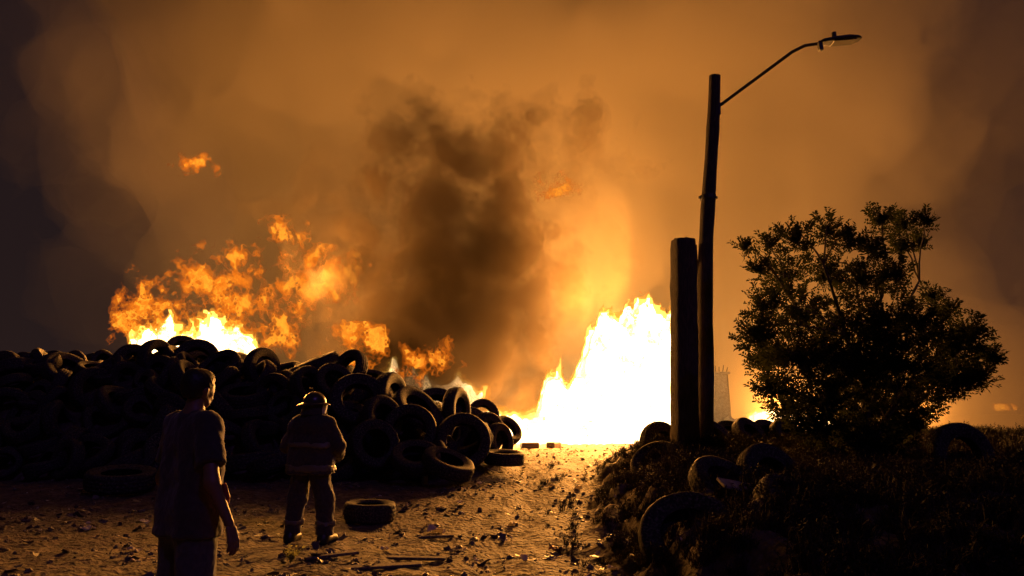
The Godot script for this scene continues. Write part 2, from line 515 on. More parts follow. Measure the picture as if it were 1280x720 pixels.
func blaze(called: String, outline: Array, depth: float, thick: float, cell: float, sd: int, tongue: float, core: float, label: String, group := "") -> void:
	# a mass of flame whose top follows an outline given in pixels at that depth: a hot core inside a body inside a fringe of tongues
	var top := []
	for p in outline: top.append([at(p[0], p[1], depth).x, at(p[0], p[1], depth).y])
	var x0: float = top[0][0]; var x1: float = top[-1][0]
	var ymax := 0.0
	for p in top: ymax = maxf(ymax, p[1])
	var base := ground_y((x0 + x1) * 0.5, -depth)
	var n := noise(sd, 0.75, 4, 0.9, 0.7)
	var gr := Grid.new(Vector3(x0 - 0.9, base - 0.3, -depth - thick - 0.6), Vector3(x1 + 0.9, ymax + 1.3, -depth + thick + 0.6), cell)
	var line := PackedFloat32Array()
	for i in gr.nx: line.append(polyline(top, gr.lo.x + i * cell))
	gr.fill(func(x, y, z):
		var yt: float = line[int((x - gr.lo.x) / cell + 0.5)]
		var e: float = minf(minf((yt - y) * 0.8, minf(x - x0, x1 - x) * 1.1), (1.0 - absf(z + depth) / thick) * 1.2)
		var amp: float = tongue * (0.6 + 0.22 * (y - base))
		if e < -amp * 0.8 - 0.1: return -1.0
		return e + amp * n.get_noise_3d(x * 1.25, y * 0.6, z * 1.25))
	var t := thing(called, Vector3.ZERO, label, "fire", group)
	var shells := [["flame_fringe", -0.06, M_fire(0)], ["flame_tongue", 0.06, M_fire(1)], ["flame_core", core, M_fire(2)]]
	for s in shells:
		var g := Geo.new(); gr.nets(s[1], g)
		if g.t.size(): part(s[0], g.commit(), s[2], t)

func M_fire(i: int) -> StandardMaterial3D:
	if not M.has("fire"):
		M.fire = [glow(1.3, 0.45, 0.03, 0.2), glow(3.4, 1.9, 0.3, 0.4), glow(17.0, 10.5, 4.5)]
		M.wisp = [glow(0.7, 0.13, 0.006, 0.09), glow(0.9, 0.21, 0.01, 0.19), glow(1.4, 0.5, 0.035, 0.48)]
	return M.fire[i]

func wisp(px: float, py: float, rx: float, ry: float, depth: float, sd: int, heat: float, label: String, called := "drifting_flame", group := "loose flames drifting in the smoke") -> void:
	# loose licks of burning gas drifting in the smoke: folded sheets of flame inside an egg-shaped region
	M_fire(0)
	var c := at(px, py, depth); var sc := depth / F
	var a := rx * sc; var b := ry * sc; var w := minf(a, 0.6)
	var n := noise(sd, 1.5, 4, 0.7, 1.3)
	var n2 := noise(sd + 5, 1.0, 3)
	var gr := Grid.new(c - Vector3(a * 1.4, b * 1.4, w * 1.4), c + Vector3(a * 1.4, b * 1.4, w * 1.4), 0.065)
	gr.fill(func(x, y, z):
		var r := Vector3((x - c.x) / a, (y - c.y) / b, (z - c.z) / w).length()
		if r > 1.5: return -1.0
		var ridge: float = 0.8 - absf(n.get_noise_3d(x + y * 0.35, y * 0.45, z)) * 4.5
		return ridge + n2.get_noise_3d(x, y, z) * 1.5 - r * 0.95 + heat)
	var t := thing(called, Vector3.ZERO, label, "flame", group)
	var made := false
	for s in [["flame_fringe", -0.08, 0], ["flame_tongue", 0.2, 1], ["flame_core", 0.5, 2]]:
		var g := Geo.new(); gr.nets(s[1], g)
		if g.t.size(): part(s[0], g.commit(), M.wisp[s[2]], t).set_meta("kind", "stuff"); made = true
	if not made: t.free()

func build_fires() -> void:
	blaze("tyre_fire", [[580, 530], [600, 514], [625, 520], [650, 524], [672, 512], [685, 474], [698, 462], [708, 492], [722, 470], [736, 432], [750, 404], [768, 412], [785, 400], [800, 384], [815, 404], [835, 408], [858, 430], [872, 500]], 30.0, 1.7, 0.125, 101, 0.62, 0.18, "huge white-hot blaze of burning tyres beyond the open dirt track")
	blaze("tyre_fire", [[185, 436], [200, 408], [212, 424], [232, 420], [250, 426], [268, 412], [285, 422], [304, 432], [312, 450]], 27.0, 1.0, 0.1, 131, 0.7, 0.18, "bright yellow fire burning right behind the crest of the tyre heap")
	blaze("tyre_fire", [[470, 472], [490, 466], [512, 460], [535, 474], [555, 480], [575, 478], [600, 496]], 27.5, 0.7, 0.1, 151, 0.6, 0.18, "low line of flames along the descending end of the tyre heap")
	blaze("tyre_fire", [[938, 518], [950, 511], [975, 512], [1000, 516], [1030, 519], [1042, 523]], 44.0, 0.7, 0.1, 171, 0.45, 0.18, "small far fire glowing behind the foot of the leafy shrub")
	wisp(1160, 518, 22, 7, 46.0, 183, 0.35, "faint far flames on the plain between shrub and half-buried tyre", "ground_flame", "")
	wisp(1254, 509, 10, 5, 46.0, 193, 0.4, "tiny isolated far flame on the dark plain", "ground_flame", "")
	wisp(178, 395, 34, 40, 26.5, 211, 0.30, "tall orange flame licking up over the dark end of the heap")
	wisp(243, 206, 26, 16, 27.0, 221, 0.18, "small orange flame floating alone high in the smoke")
	wisp(356, 288, 26, 16, 27.0, 231, 0.20, "pale orange flame scrap floating midway up the smoke")
	wisp(300, 322, 26, 18, 27.0, 241, 0.16, "orange flame scrap drifting above the yellow fire")
	wisp(402, 346, 48, 34, 26.0, 251, 0.32, "large folded orange flame beside the edge of the black smoke column")
	wisp(300, 375, 24, 34, 27.0, 261, 0.26, "upright orange flame rising from the yellow fire")
	wisp(250, 352, 30, 24, 28.0, 271, 0.10, "dull orange flame veiled by smoke above the yellow fire")
	wisp(352, 408, 30, 34, 26.5, 281, 0.16, "ragged low flames between yellow fire and black smoke column")
	wisp(445, 432, 34, 26, 22.2, 291, 0.30, "red-orange flame in front of the foot of the black smoke column")
	wisp(540, 445, 34, 22, 22.5, 301, 0.22, "orange flame curling round a knot of dark smoke")
	wisp(512, 470, 20, 14, 22.5, 311, 0.26, "short flame showing just above the tyres in front of dark smoke")
	wisp(285, 368, 105, 62, 28.3, 331, -0.08, "scattered dull flames glowing through the smoke behind the yellow fire")
	wisp(695, 236, 28, 18, 27.0, 321, 0.12, "dim reddish flame deep in the smoke above the huge blaze")
	# the light that the flames give, each just before the face of its fire
	fire_light(770, 450, 27.6, 270.0, 1.6)
	fire_light(785, 378, 28.0, 460.0, 1.4)
	fire_light(655, 525, 27.8, 90.0, 0.8)
	fire_light(255, 405, 25.4, 150.0, 0.9)
	fire_light(300, 330, 26.0, 100.0, 1.0)
	fire_light(400, 345, 25.0, 80.0, 0.9)
	fire_light(965, 510, 42.5, 110.0, 0.6)
	fire_light(1160, 516, 45.0, 50.0, 0.4)

# ---------------------------------------------------------------- smoke
func build_smoke() -> void:
	var smoke_bank := thing("smoke_bank", Vector3.ZERO, "wide bank of fire-lit smoke behind and above the flames", "smoke"); smoke_bank.set_meta("kind", "stuff")
	var smoke_column := thing("smoke_column", Vector3.ZERO, "dense dark billowing smoke column between the two fires", "smoke"); smoke_column.set_meta("kind", "stuff")
	# the wide bank of smoke behind and above the fires, thinning out to the right
	var n := noise(3, 0.06, 5, 7.0, 0.06)
	var gr := Grid.new(Vector3(-34, -2, -66), Vector3(48, 48, -22), 1.0)
	gr.fill(func(x, y, z):
		var side: float = maxf((-12.5 - 0.1 * y - x) / 8.0, (x - 24.0 + 0.5 * y) / 15.0)
		# its face leans forward over the fires
		var front: float = (-36.0 + 0.45 * y - z) / 8.0
		var e: float = minf(minf(1.0, front), (z + 66.0) / 8.0) - maxf(0.0, side) - maxf(0.0, (y - 36.0) / 12.0)
		e = minf(e, (y + 1.0) * 0.5)
		if e < -1.3: return -1.0
		return e + 1.25 * n.get_noise_3d(x, y, z) - 0.05)
	for s in [[-0.4, 0.016, Color(0.92, 0.87, 0.77)], [0.2, 0.075, Color(0.92, 0.87, 0.77)]]:
		var g := Geo.new(); gr.nets(s[0], g); g.drop_small(900)
		part("smoke_layer", g.commit(), fog(s[1], s[2]), smoke_bank).set_meta("kind", "stuff")
	# the dense dark column between the two fires
	var soot := Color(0.39, 0.345, 0.29)
	var bil := noise(9, 0.36, 4, 1.8, 0.3, FastNoiseLite.FRACTAL_RIDGED)
	var low := noise(10, 0.1, 3, 2.0, 0.1)
	var mid := [[500, 525], [440, 540], [400, 562], [330, 600], [250, 622], [170, 645], [80, 690]]
	var rad := [[500, 175], [440, 195], [400, 210], [330, 220], [250, 215], [170, 215], [80, 210]]
	var cl := []; var rl := []
	for i in range(mid.size()):
		var p := at(mid[i][1], mid[i][0], 25.5)
		cl.append([p.y, p.x]); rl.append([p.y, rad[i][1] * 25.5 / F])
	var y0: float = at(560, 535, 25.5).y
	gr = Grid.new(Vector3(-11, 0.4, -33), Vector3(9, 15.0, -19.5), 0.21)
	gr.fill(func(x, y, z):
		var cx: float = polyline(cl, y); var r: float = polyline(rl, y)
		var e: float = 1.0 - sqrt(pow((x - cx) / r, 2.0) + pow((z + 25.8) / (r * 0.75), 2.0))
		e = minf(e, (y - y0) * 0.8 + maxf(0.0, -x - 2.0) * 0.3) - maxf(0.0, (y - 6.0) * 0.075) - maxf(0.0, y - 12.5) * 0.3
		if e < -1.4: return -1.0
		return e - 0.75 * bil.get_noise_3d(x, y, z) + 0.6 * low.get_noise_3d(x, y, z) - 0.05)
	for s in [[-0.15, 0.22, soot], [0.06, 0.65, soot], [0.38, 1.0, soot]]:
		var g := Geo.new(); gr.nets(s[0], g); g.drop_small(900)
		part("smoke_layer", g.commit(), fog(s[1], s[2]), smoke_column).set_meta("kind", "stuff")

	# torn scarves of thin smoke drifting across the front of the fires
	var veil := thing("smoke_scarves", Vector3.ZERO, "thin torn smoke drifting in front of the flames", "smoke"); veil.set_meta("kind", "stuff")
	var vn := noise(15, 0.2, 5, 2.5, 0.22)
	gr = Grid.new(Vector3(-16, 2.0, -25.5), Vector3(9, 14, -19.5), 0.28)
	gr.fill(func(x, y, z):
		var e: float = -0.22 - pow((z + 22.5) / 2.4, 2.0) * 0.7 - pow((x + 5.5) / 9.0, 4.0) * 0.5 - pow((y - 6.5) / 6.0, 4.0) * 0.5
		if e < -1.6: return -1.0
		return e + 1.4 * vn.get_noise_3d(x, y * 0.8, z))
	for s in [[0.0, 0.12]]:
		var vg := Geo.new(); gr.nets(s[0], vg); vg.drop_small(1200)
		part("smoke_layer", vg.commit(), fog(s[1], soot), veil).set_meta("kind", "stuff")

# ---------------------------------------------------------------- tyres
func tyre_meshes(half: float, bead: float, sd: int, sag := 0.0) -> Array:
	# a tyre of outer radius 1 lying flat, axis y: [casing, tread]
	var c := Geo.new()
	var h := half
	c.lathe(PackedVector2Array([
		Vector2(0.955, h * 0.80), Vector2(0.93, h * 0.93), Vector2(0.87, h * 1.0), Vector2(0.78, h * 0.99), Vector2(0.69, h * 0.9), Vector2(bead + 0.045, h * 0.76), Vector2(bead + 0.01, h * 0.74), Vector2(bead, h * 0.68), Vector2(bead + 0.02, h * 0.62),
		Vector2(0.70, h * 0.78), Vector2(0.8, h * 0.87), Vector2(0.88, h * 0.8), Vector2(0.915, h * 0.5), Vector2(0.92, 0.0), Vector2(0.915, -h * 0.5), Vector2(0.88, -h * 0.8), Vector2(0.8, -h * 0.87), Vector2(0.70, -h * 0.78),
		Vector2(bead + 0.02, -h * 0.62), Vector2(bead, -h * 0.68), Vector2(bead + 0.01, -h * 0.74), Vector2(bead + 0.045, -h * 0.76), Vector2(0.69, -h * 0.9), Vector2(0.78, -h * 0.99), Vector2(0.87, -h * 1.0), Vector2(0.93, -h * 0.93), Vector2(0.955, -h * 0.80)]), 48)
	var t := Geo.new()
	var rows := 17; var segs := 108
	for i in segs:
		var w := TAU * i / segs
		for j in rows:
			var u := -1.0 + 2.0 * j / (rows - 1)
			var r := 1.0 - 0.035 * pow(absf(u), 3.0)
			var groove := j in [4, 8, 12]
			var lug := ((i + (j / 4) * 2 + int(absf(u) * 3.0)) % (4 if sd == 0 else 6)) == 0 and not (j in [7, 8, 9] and sd == 0)
			if groove or lug: r -= 0.028
			if j == 0 or j == rows - 1: r = 0.953
			t.v.append(Vector3(cos(w) * r, u * h * 0.81, sin(w) * r))
	for i in segs:
		for j in rows - 1:
			var a := i * rows + j; var b := ((i + 1) % segs) * rows + j
			t.quad(a, b, b + 1, a + 1)
	if sag > 0.0:   # worn and crushed: out of round, sidewalls wavy
		for g in [c, t]:
			for i in g.v.size():
				var p: Vector3 = g.v[i]; var w := atan2(p.z, p.x)
				g.v[i] = Vector3(p.x * (1.0 + sag * 0.5 * cos(w + 1.0)), p.y * (1.0 + sag * 1.2 * sin(w * 2.0 + 0.7)) + sag * 0.7 * sin(w * 2.0 + sag * 9.0), p.z * (1.0 - sag * (0.6 + 0.5 * sin(w * 2.0))))
	return [c.commit(), t.commit()]

var tyre_kinds := []
func tyre(where: Vector3, axis: Vector3, diameter: float, kind: int, label: String, group: String) -> Node3D:
	var o := thing("tyre", where, label, "tyre", group)
	var y := axis.normalized()
	var x := y.cross(Vector3(0.13, 0.3, 0.95)).normalized()
	var b := Basis(x, y, x.cross(y)).rotated(y, rng.randf() * TAU)
	o.basis = b.scaled(Vector3.ONE * diameter * 0.5)
	part("casing", tyre_kinds[kind][0], M.rubber, o); part("tread", tyre_kinds[kind][1], M.rubber, o)
	return o

func heap_label(p: Vector3, ax: Vector3, dd: float) -> String:
	var sz := "big" if dd > 0.98 else "small" if dd < 0.8 else "mid-size"
	var how := "lying flat" if ax.y > 0.85 else "leaning" if ax.y > 0.5 else "standing sidewall-on" if absf(ax.z) > absf(ax.x) else "standing tread-on"
	var high := (p.y - ground_y(p.x, p.z)) / maxf(0.3, pile_top(p.x))
	var lvl := "on the crest of" if high > 0.85 and p.z < -16.8 else "at the foot of" if high < 0.4 else "midway up"
	if p.z < -19.0: lvl = "behind the crest of"
	var zone := "the tyre heap's low end by the track" if p.x > -1.6 else "the tyre heap behind the firefighter" if p.x > -6.2 else "the tyre heap below the yellow fire" if p.x > -9.5 else "the tyre heap's dark long part"
	return "%s tyre %s %s %s" % [sz, how, lvl, zone]

func build_tyres() -> void:
	tyre_kinds = [tyre_meshes(0.30, 0.56, 0), tyre_meshes(0.27, 0.55, 1), tyre_meshes(0.35, 0.6, 1), tyre_meshes(0.29, 0.55, 1, 0.16), tyre_meshes(0.33, 0.58, 0, 0.22), tyre_meshes(0.26, 0.52, 1, 0.1)]
	# added unseen core in the heap, stops firelight seeping between the tyres
	var g := Geo.new()
	var nx := 150; var nz := 50
	for j in nz + 1:
		for i in nx + 1:
			var x := lerpf(-24.0, 1.0, float(i) / nx); var z := lerpf(-14.2, -22.5, float(j) / nz)
			var y := pile_y(x, z)
			g.v.append(Vector3(x, ground_y(x, z) + (y * 0.93 - 0.3 + 0.12 * ground_noise.get_noise_2d(x * 6.0, z * 6.0)), z))
	for j in nz:
		for i in nx:
			var a := j * (nx + 1) + i
			g.quad(a, a + nx + 1, a + nx + 2, a + 1)
	var heap := part("heap_light_block", g.commit(), M.dirt, self)
	tag(heap, "added unseen core inside the long tyre heap, blocking firelight between tyres", "heap core")
	var grp := "tyres of the long heap"
	var used := []
	# tyres that the photograph shows singly: pixel, depth, diameter, axis, kind
	var seen := [
		[168, 456, 14.2, 0.86, Vector3(0.75, 0.35, 0.6), 1], [196, 450, 14.3, 0.84, Vector3(0.9, 0.15, 0.35), 0], [229, 438, 15.0, 0.72, Vector3(0.5, 0.6, 0.6), 0],
		[246, 450, 14.3, 0.88, Vector3(0.35, 0.35, 0.85), 1], [286, 458, 14.6, 0.78, Vector3(0.2, 0.95, 0.15), 0], [328, 460, 14.2, 0.82, Vector3(0.85, 0.1, 0.5), 1],
		[356, 466, 14.4, 0.74, Vector3(-0.2, 0.85, 0.4), 0], [398, 454, 14.4, 0.86, Vector3(-0.35, 0.9, 0.2), 1], [437, 462, 14.3, 0.84, Vector3(-0.55, 0.35, 0.75), 0],
		[418, 478, 13.6, 0.78, Vector3(0.5, 0.5, 0.7), 0], [385, 482, 13.4, 0.74, Vector3(0.8, 0.3, 0.5), 2], [462, 474, 14.4, 0.7, Vector3(0.1, 0.9, 0.4), 1],
		[447, 500, 13.0, 1.02, Vector3(0.2, 0.45, 0.87), 1], [489, 497, 13.4, 0.95, Vector3(0.92, 0.1, 0.35), 1], [478, 522, 12.7, 0.8, Vector3(0.75, 0.3, 0.6), 0],
		[520, 512, 13.4, 1.0, Vector3(0.6, 0.65, 0.45), 1], [512, 540, 12.5, 0.95, Vector3(0.1, 0.3, 0.95), 2], [549, 508, 14.2, 0.92, Vector3(0.3, 0.7, 0.6), 1],
		[571, 513, 14.0, 0.9, Vector3(0.93, 0.05, 0.35), 1], [604, 519, 16.2, 0.74, Vector3(0.35, 0.3, 0.88), 0], [634, 538, 16.4, 0.72, Vector3(0.55, 0.6, 0.6), 0],
		[609, 541, 13.8, 0.78, Vector3(0.72, 0.05, 0.7), 0], [578, 552, 12.6, 0.98, Vector3(0.25, 0.2, 0.95), 2], [630, 572, 12.9, 0.72, Vector3(0.05, 1.0, 0.08), 0],
		[560, 580, 11.6, 0.86, Vector3(0.35, 0.9, 0.25), 1], [624, 552, 13.6, 0.7, Vector3(0.8, 0.15, 0.55), 0], [468, 556, 12.0, 0.85, Vector3(0.5, 0.3, 0.8), 0],
		[520, 572, 11.7, 0.8, Vector3(0.1, 0.85, 0.5), 1], [150, 618, 11.0, 1.0, Vector3(0.05, 0.98, 0.12), 1], [590, 532, 14.6, 0.8, Vector3(0.5, 0.5, 0.7), 0]]
	for s in seen: s[2] *= 1.25; s[3] *= 1.2
	for s in seen:
		var p := at(s[0], s[1], s[2])
		var ax: Vector3 = s[4].normalized()
		var l := heap_label(p, ax, s[3])
		if s[0] == 604: l = "tyre standing behind the heap's low end, right against the blaze"
		elif s[0] == 634: l = "tyre tilted on the ground beyond the heap's low end"
		elif s[0] == 609: l = "upright tyre at the end of the heap, open hole facing the track"
		elif s[0] == 630: l = "small tyre lying flat on the dirt at the end of the heap"
		elif s[0] == 150:
			l = "tyre lying flat on the dirt in front of the dark heap"; p = on_ground(p.x, p.z) + Vector3(0, 0.13, 0)
		var lowest: float = ground_y(p.x, p.z) + s[3] * 0.5 * (sqrt(1.0 - ax.y * ax.y) + 0.3 * absf(ax.y)) - 0.03
		p.y = maxf(p.y, lowest)
		tyre(p, ax, s[3], s[5], l, grp)
		used.append(p)
	# the rest of the heap
	var tries := 0
	var count := 0
	while tries < 6000 and count < 255:
		tries += 1
		var x := rng.randf_range(-16.5, -0.6); var z := -rng.randf_range(15.0, 20.0)
		var hgt := pile_y(x, z)
		if hgt < 0.12 or (x > -1.6 and z > -16.5): continue
		var p := Vector3(x, ground_y(x, z) + hgt * rng.randf_range(0.86, 1.0), z)
		var dd := rng.randf_range(0.72, 1.15)
		var ok := true
		for q in used:
			if p.distance_to(q) < 0.48: ok = false; break
		if not ok: continue
		var ax := Vector3(rng.randfn(0, 0.6), rng.randf_range(0.15, 1.0), rng.randf_range(-0.2, 0.9)).normalized()
		p.y = maxf(p.y, ground_y(x, z) + dd * 0.5 * (sqrt(1.0 - ax.y * ax.y) + 0.3 * ax.y) - 0.05)
		# stay below the crest line that the photograph shows
		var top := p.y + dd * 0.5 * sqrt(1.0 - ax.y * ax.y) + dd * 0.15 * ax.y
		var crest := ground_y(x, z) + pile_top(x) + 0.22
		if top > crest: p.y -= top - crest
		tyre(p, ax, dd, rng.randi() % 6, heap_label(p, ax, dd), grp)
		used.append(p); count += 1
	# single tyres elsewhere
	var q := hit_ground(457, 655)
	tyre(q + Vector3(0, 0.135, -0.3), Vector3(0.03, 1, 0.02), 0.76, 2, "thick car tyre lying flat on the dirt beside the firefighter", "")
	var bgrp := "tyres half hidden along the berm"
	var bl := "weathered tyre half sunk in the far crest of the berm"
	var br := [[826, 556, 14.0, 0.86, Vector3(0.45, 0.2, 0.87), "tyre standing on edge against the foot of the thick post"], [822, 580, 12.6, 0.9, Vector3(-0.35, 0.7, 0.55), "tyre lying tilted on the berm slope below the thick post"],
		[862, 672, 7.5, 0.98, Vector3(-0.2, 0.7, 0.68), "big dark tyre leaning on the near slope of the berm"], [1000, 645, 7.4, 0.95, Vector3(0.5, 0.75, 0.45), "tyre sunk flat in weeds beside the pale board"],
		[1201, 570, 11.0, 0.95, Vector3(0.1, 0.15, 0.98), "half-buried upright tyre on the berm beyond the leafy shrub"],
		[905, 606, 8.6, 0.8, Vector3(0.3, 0.8, 0.5), "flat-lying tyre sunk between the big berm tyre and the pale board"], [965, 600, 9.0, 0.9, Vector3(0.4, 0.5, 0.75), "dark tyre leaning in the weeds behind the pale board"],
		[893, 548, 14.6, 0.75, Vector3(0.4, 0.6, 0.7), bl], [915, 546, 15.2, 0.8, Vector3(0.2, 0.75, 0.6), bl], [938, 545, 15.0, 0.8, Vector3(0.5, 0.6, 0.6), bl], [962, 545, 15.4, 0.8, Vector3(0.3, 0.7, 0.6), bl], [985, 546, 15.0, 0.78, Vector3(0.45, 0.6, 0.7), bl]]
	for s in br:
		var p := at(s[0], s[1], s[2])
		tyre(p, s[4], s[3], 1 if s[3] > 0.85 else 0, s[5], bgrp if s[5] == bl else "")

# ---------------------------------------------------------------- poles
func build_poles() -> void:
	var foot := at(878, 545, 13.4); var top := at(893, 95, 13.1)
	foot.y -= 0.5
	var t := thing("street_lamp", foot, "tall leaning wooden lamp pole with a curved arm and unlit lamp head", "street lamp")
	var g := Geo.new()
	var path := PackedVector3Array(); var rad := PackedFloat32Array()
	for i in 15:
		var u := i / 14.0
		path.append((top - foot) * u + Vector3(-0.05 * sin(u * PI) + 0.02 * sin(u * 9.0), 0, 0)); rad.append(lerpf(0.165, 0.108, u) + 0.006 * sin(u * 31.0))
	g.tube(path, rad, 16); part("pole", g.commit(), M.wood, t)
	g = Geo.new()
	var a0 := at(901, 131, 13.1) - foot; var a1 := at(990, 65, 12.6) - foot; var a2 := at(1006, 57, 12.5) - foot; var a3 := at(1027, 54, 12.45) - foot
	g.tube(PackedVector3Array([a0 - Vector3(0.06, 0.03, 0), a0, a0.lerp(a1, 0.5), a1, a2, a3]), PackedFloat32Array([0.03, 0.03, 0.03, 0.03, 0.03, 0.03]), 10); part("arm", g.commit(), M.metal, t)
	g = Geo.new()
	g.box(a0 + Vector3(-0.05, 0.0, 0), Vector3(0.06, 0.42, 0.12), Basis(), 0.01); part("bracket", g.commit(false), M.metal, t)
	# lamp head: a flat housing with a visor, a photocell on top and a clamp below
	var hb := Basis(Vector3.BACK, deg_to_rad(5.0))
	var hc := at(1050, 51, 12.4) - foot
	g = Geo.new()
	var prof := [[-0.36, 0.03, 0.06], [-0.3, 0.055, 0.1], [-0.12, 0.07, 0.15], [0.12, 0.075, 0.17], [0.3, 0.055, 0.13], [0.37, 0.02, 0.07]]
	for i in prof.size():
		for j in 12:
			var w := TAU * j / 12
			g.v.append(hc + hb * Vector3(prof[i][0], maxf(-0.35, sin(w)) * prof[i][1], cos(w) * prof[i][2]))
	for i in prof.size() - 1:
		for j in 12:
			var a := i * 12 + j; var b := i * 12 + (j + 1) % 12
			g.quad(a, b, b + 12, a + 12)
	for j in range(1, 11):
		g.tri(0, j + 1, j); g.tri(60, 60 + j, 60 + j + 1)
	var head := part("lamp_head", g.commit(), M.metal, t)
	g = Geo.new(); g.box(hc + hb * Vector3(0.05, -0.035, 0), Vector3(0.4, 0.02, 0.22), hb, 0.005); part("lens", g.commit(false), plain(lin(0.08, 0.08, 0.075), 0.3), head)
	g = Geo.new(); g.tube(PackedVector3Array([hc + Vector3(-0.1, 0.05, 0), hc + Vector3(-0.1, 0.16, 0)]), PackedFloat32Array([0.045, 0.04]), 10); part("photocell", g.commit(), M.metal, head)
	g = Geo.new(); g.box(hc + Vector3(-0.36, -0.1, 0), Vector3(0.07, 0.18, 0.09), hb, 0.01); part("clamp", g.commit(false), M.metal, head)
	# crossing bolts at two thirds of the height
	g = Geo.new()
	var bc := (at(885, 247, 13.2) - foot)
	g.tube(PackedVector3Array([bc - Vector3(0.17, 0, 0), bc + Vector3(0.17, 0, 0)]), PackedFloat32Array([0.028, 0.028]), 8); part("bolt", g.commit(), M.metal, t)
	g = Geo.new(); g.tube(PackedVector3Array([bc + Vector3(0, -0.04, 0), bc + Vector3(0, 0.04, 0)]), PackedFloat32Array([0.145, 0.145]), 16); part("strap", g.commit(), M.metal, t)
	# thick squared post beside it
	var pf := at(855, 545, 13.2); pf.y -= 0.5; var pt := at(854, 300, 13.0)
	t = thing("timber_post", pf, "thick squared old timber post standing beside the lamp pole", "post")
	g = Geo.new()
	var rows := 24
	var pn := noise(77, 1.2, 3)
	for i in rows + 1:
		var u := float(i) / rows
		var c := (pt - pf) * u
		var hw := lerpf(0.215, 0.195, u)
		if u > 0.96: hw *= 0.93
		for k in 16:
			var w := TAU * (k + 0.5) / 16
			var q := Vector3(cos(w), 0, sin(w)); q /= pow(pow(absf(q.x), 5.0) + pow(absf(q.z), 5.0), 0.2)
			g.v.append(c + Basis(Vector3.UP, 0.25) * q * (hw + 0.014 * pn.get_noise_3d(q.x * 2.0, u * 7.0, q.z * 2.0)))
	for i in rows:
		for k in 16:
			var a := i * 16 + k; var b := i * 16 + (k + 1) % 16
			g.quad(a, a + 16, b + 16, b)
	var cs := g.v.size()
	for k in 16: g.v.append(g.v[rows * 16 + k] + Vector3(0, 0.02 * sin(k * 2.1), 0))
	for k in range(1, 15): g.tri(cs, cs + k + 1, cs + k)
	part("post", g.commit(), M.wood, t)
	# leaning brace between the two
	var b0 := at(866, 306, 13.25); var b1 := at(880, 545, 14.3); b1.y -= 0.4
	g = Geo.new()
	var dir := (b1 - b0).normalized(); var xx := dir.cross(Vector3.BACK).normalized()
	g.box((b1 - b0) * 0.5, Vector3(0.13, (b1 - b0).length(), 0.1), Basis(xx, -dir, xx.cross(-dir)), 0.01)
	var o := part("brace", g.commit(false), M.wood, self); o.position = b0
	tag(o, "slim timber brace leaning between thick post and lamp pole", "brace")
	# hazy far stack with a bracket on top, and rubble beside it
	var sf := at(899, 524, 38.0); sf.y = 0.3
	t = thing("concrete_stack", sf, "hazy tapering concrete stack far behind the lamp pole", "tower")
	var st := at(899, 468, 38.0) - sf
	g = Geo.new()
	for i in 9:
		var u := i / 8.0
		for q in [[-1, -1], [1, -1], [1, 1], [-1, 1]]: g.v.append(Vector3(q[0] * lerpf(0.56, 0.36, u), st.y * u, q[1] * lerpf(0.5, 0.34, u)))
	for i in 8:
		for k in 4:
			var a := i * 4 + k; var b := i * 4 + (k + 1) % 4
			g.quad(a, a + 4, b + 4, b)
	g.quad(32, 33, 34, 35)
	part("shaft", g.commit(false), M.concrete, t)
	g = Geo.new(); g.box(st + Vector3(0, 0.06, 0), Vector3(0.9, 0.12, 0.85), Basis(), 0.02); part("cap", g.commit(false), M.concrete, t)
	for i in 5:
		g = Geo.new(); g.tube(PackedVector3Array([st + Vector3(-0.36 + 0.18 * i, 0.1, 0), st + Vector3(-0.33 + 0.18 * i + 0.05 * sin(i * 5.0), 0.42 + 0.12 * sin(i * 3.0), 0.03)]), PackedFloat32Array([0.03, 0.025]), 6); part("rebar", g.commit(), M.metal, t)
	g = Geo.new(); g.tube(PackedVector3Array([Vector3(0.62, 0, 0), Vector3(0.5, st.y * 1.02, 0)]), PackedFloat32Array([0.035, 0.035]), 6); part("pipe", g.commit(), M.metal, t)
	g = Geo.new(); g.tube(PackedVector3Array([Vector3(-0.55, 0, -0.7), Vector3(-0.5, st.y * 2.0, -0.7)]), PackedFloat32Array([0.1, 0.08]), 8); part("mast", g.commit(), M.metal, t)
	var rn := noise(80, 0.8, 3)
	g = Geo.new()
	for i in 20:
		for k in 24:
			var th := PI * 0.5 * (1.0 - i / 19.0); var w := TAU * k / 24
			var q := Vector3(cos(th) * cos(w), sin(th), cos(th) * sin(w))
			g.v.append(q * Vector3(1.0, 1.0, 0.8) * (1.0 + 0.45 * rn.get_noise_3d(q.x * 2, q.y * 2, q.z * 2)))
	for i in 19:
		for k in 24:
			var a := i * 24 + k; var b := i * 24 + (k + 1) % 24
			g.quad(a, b, b + 24, a + 24)
	var rp := at(914, 524, 36.0); rp.y = 0.25
	o = part("rubble_mound", g.commit(), M.concrete, self); o.position = rp
	tag(o, "low hazy rubble mound at the foot of the far stack", "rubble")
	# broken blocks on the ground before the blaze
	for b in [[662, 549, 0.62, 0.2, 0.2], [692, 549, 0.45, 0.2, 0.9]]:
		g = Geo.new(); g.box(Vector3.ZERO, Vector3(b[2], b[3], 0.35), Basis(Vector3.UP, b[4]), 0.03)
		o = part("concrete_block", g.commit(false), M.scrap, self); var bp := at(b[0], b[1], 26.0); o.position = Vector3(bp.x, ground_y(bp.x, bp.z) + b[3] * 0.45, bp.z)
		tag(o, "%s broken concrete block on the dirt right before the huge blaze" % ("longer" if b[2] > 0.5 else "shorter"), "block", "broken blocks before the blaze")

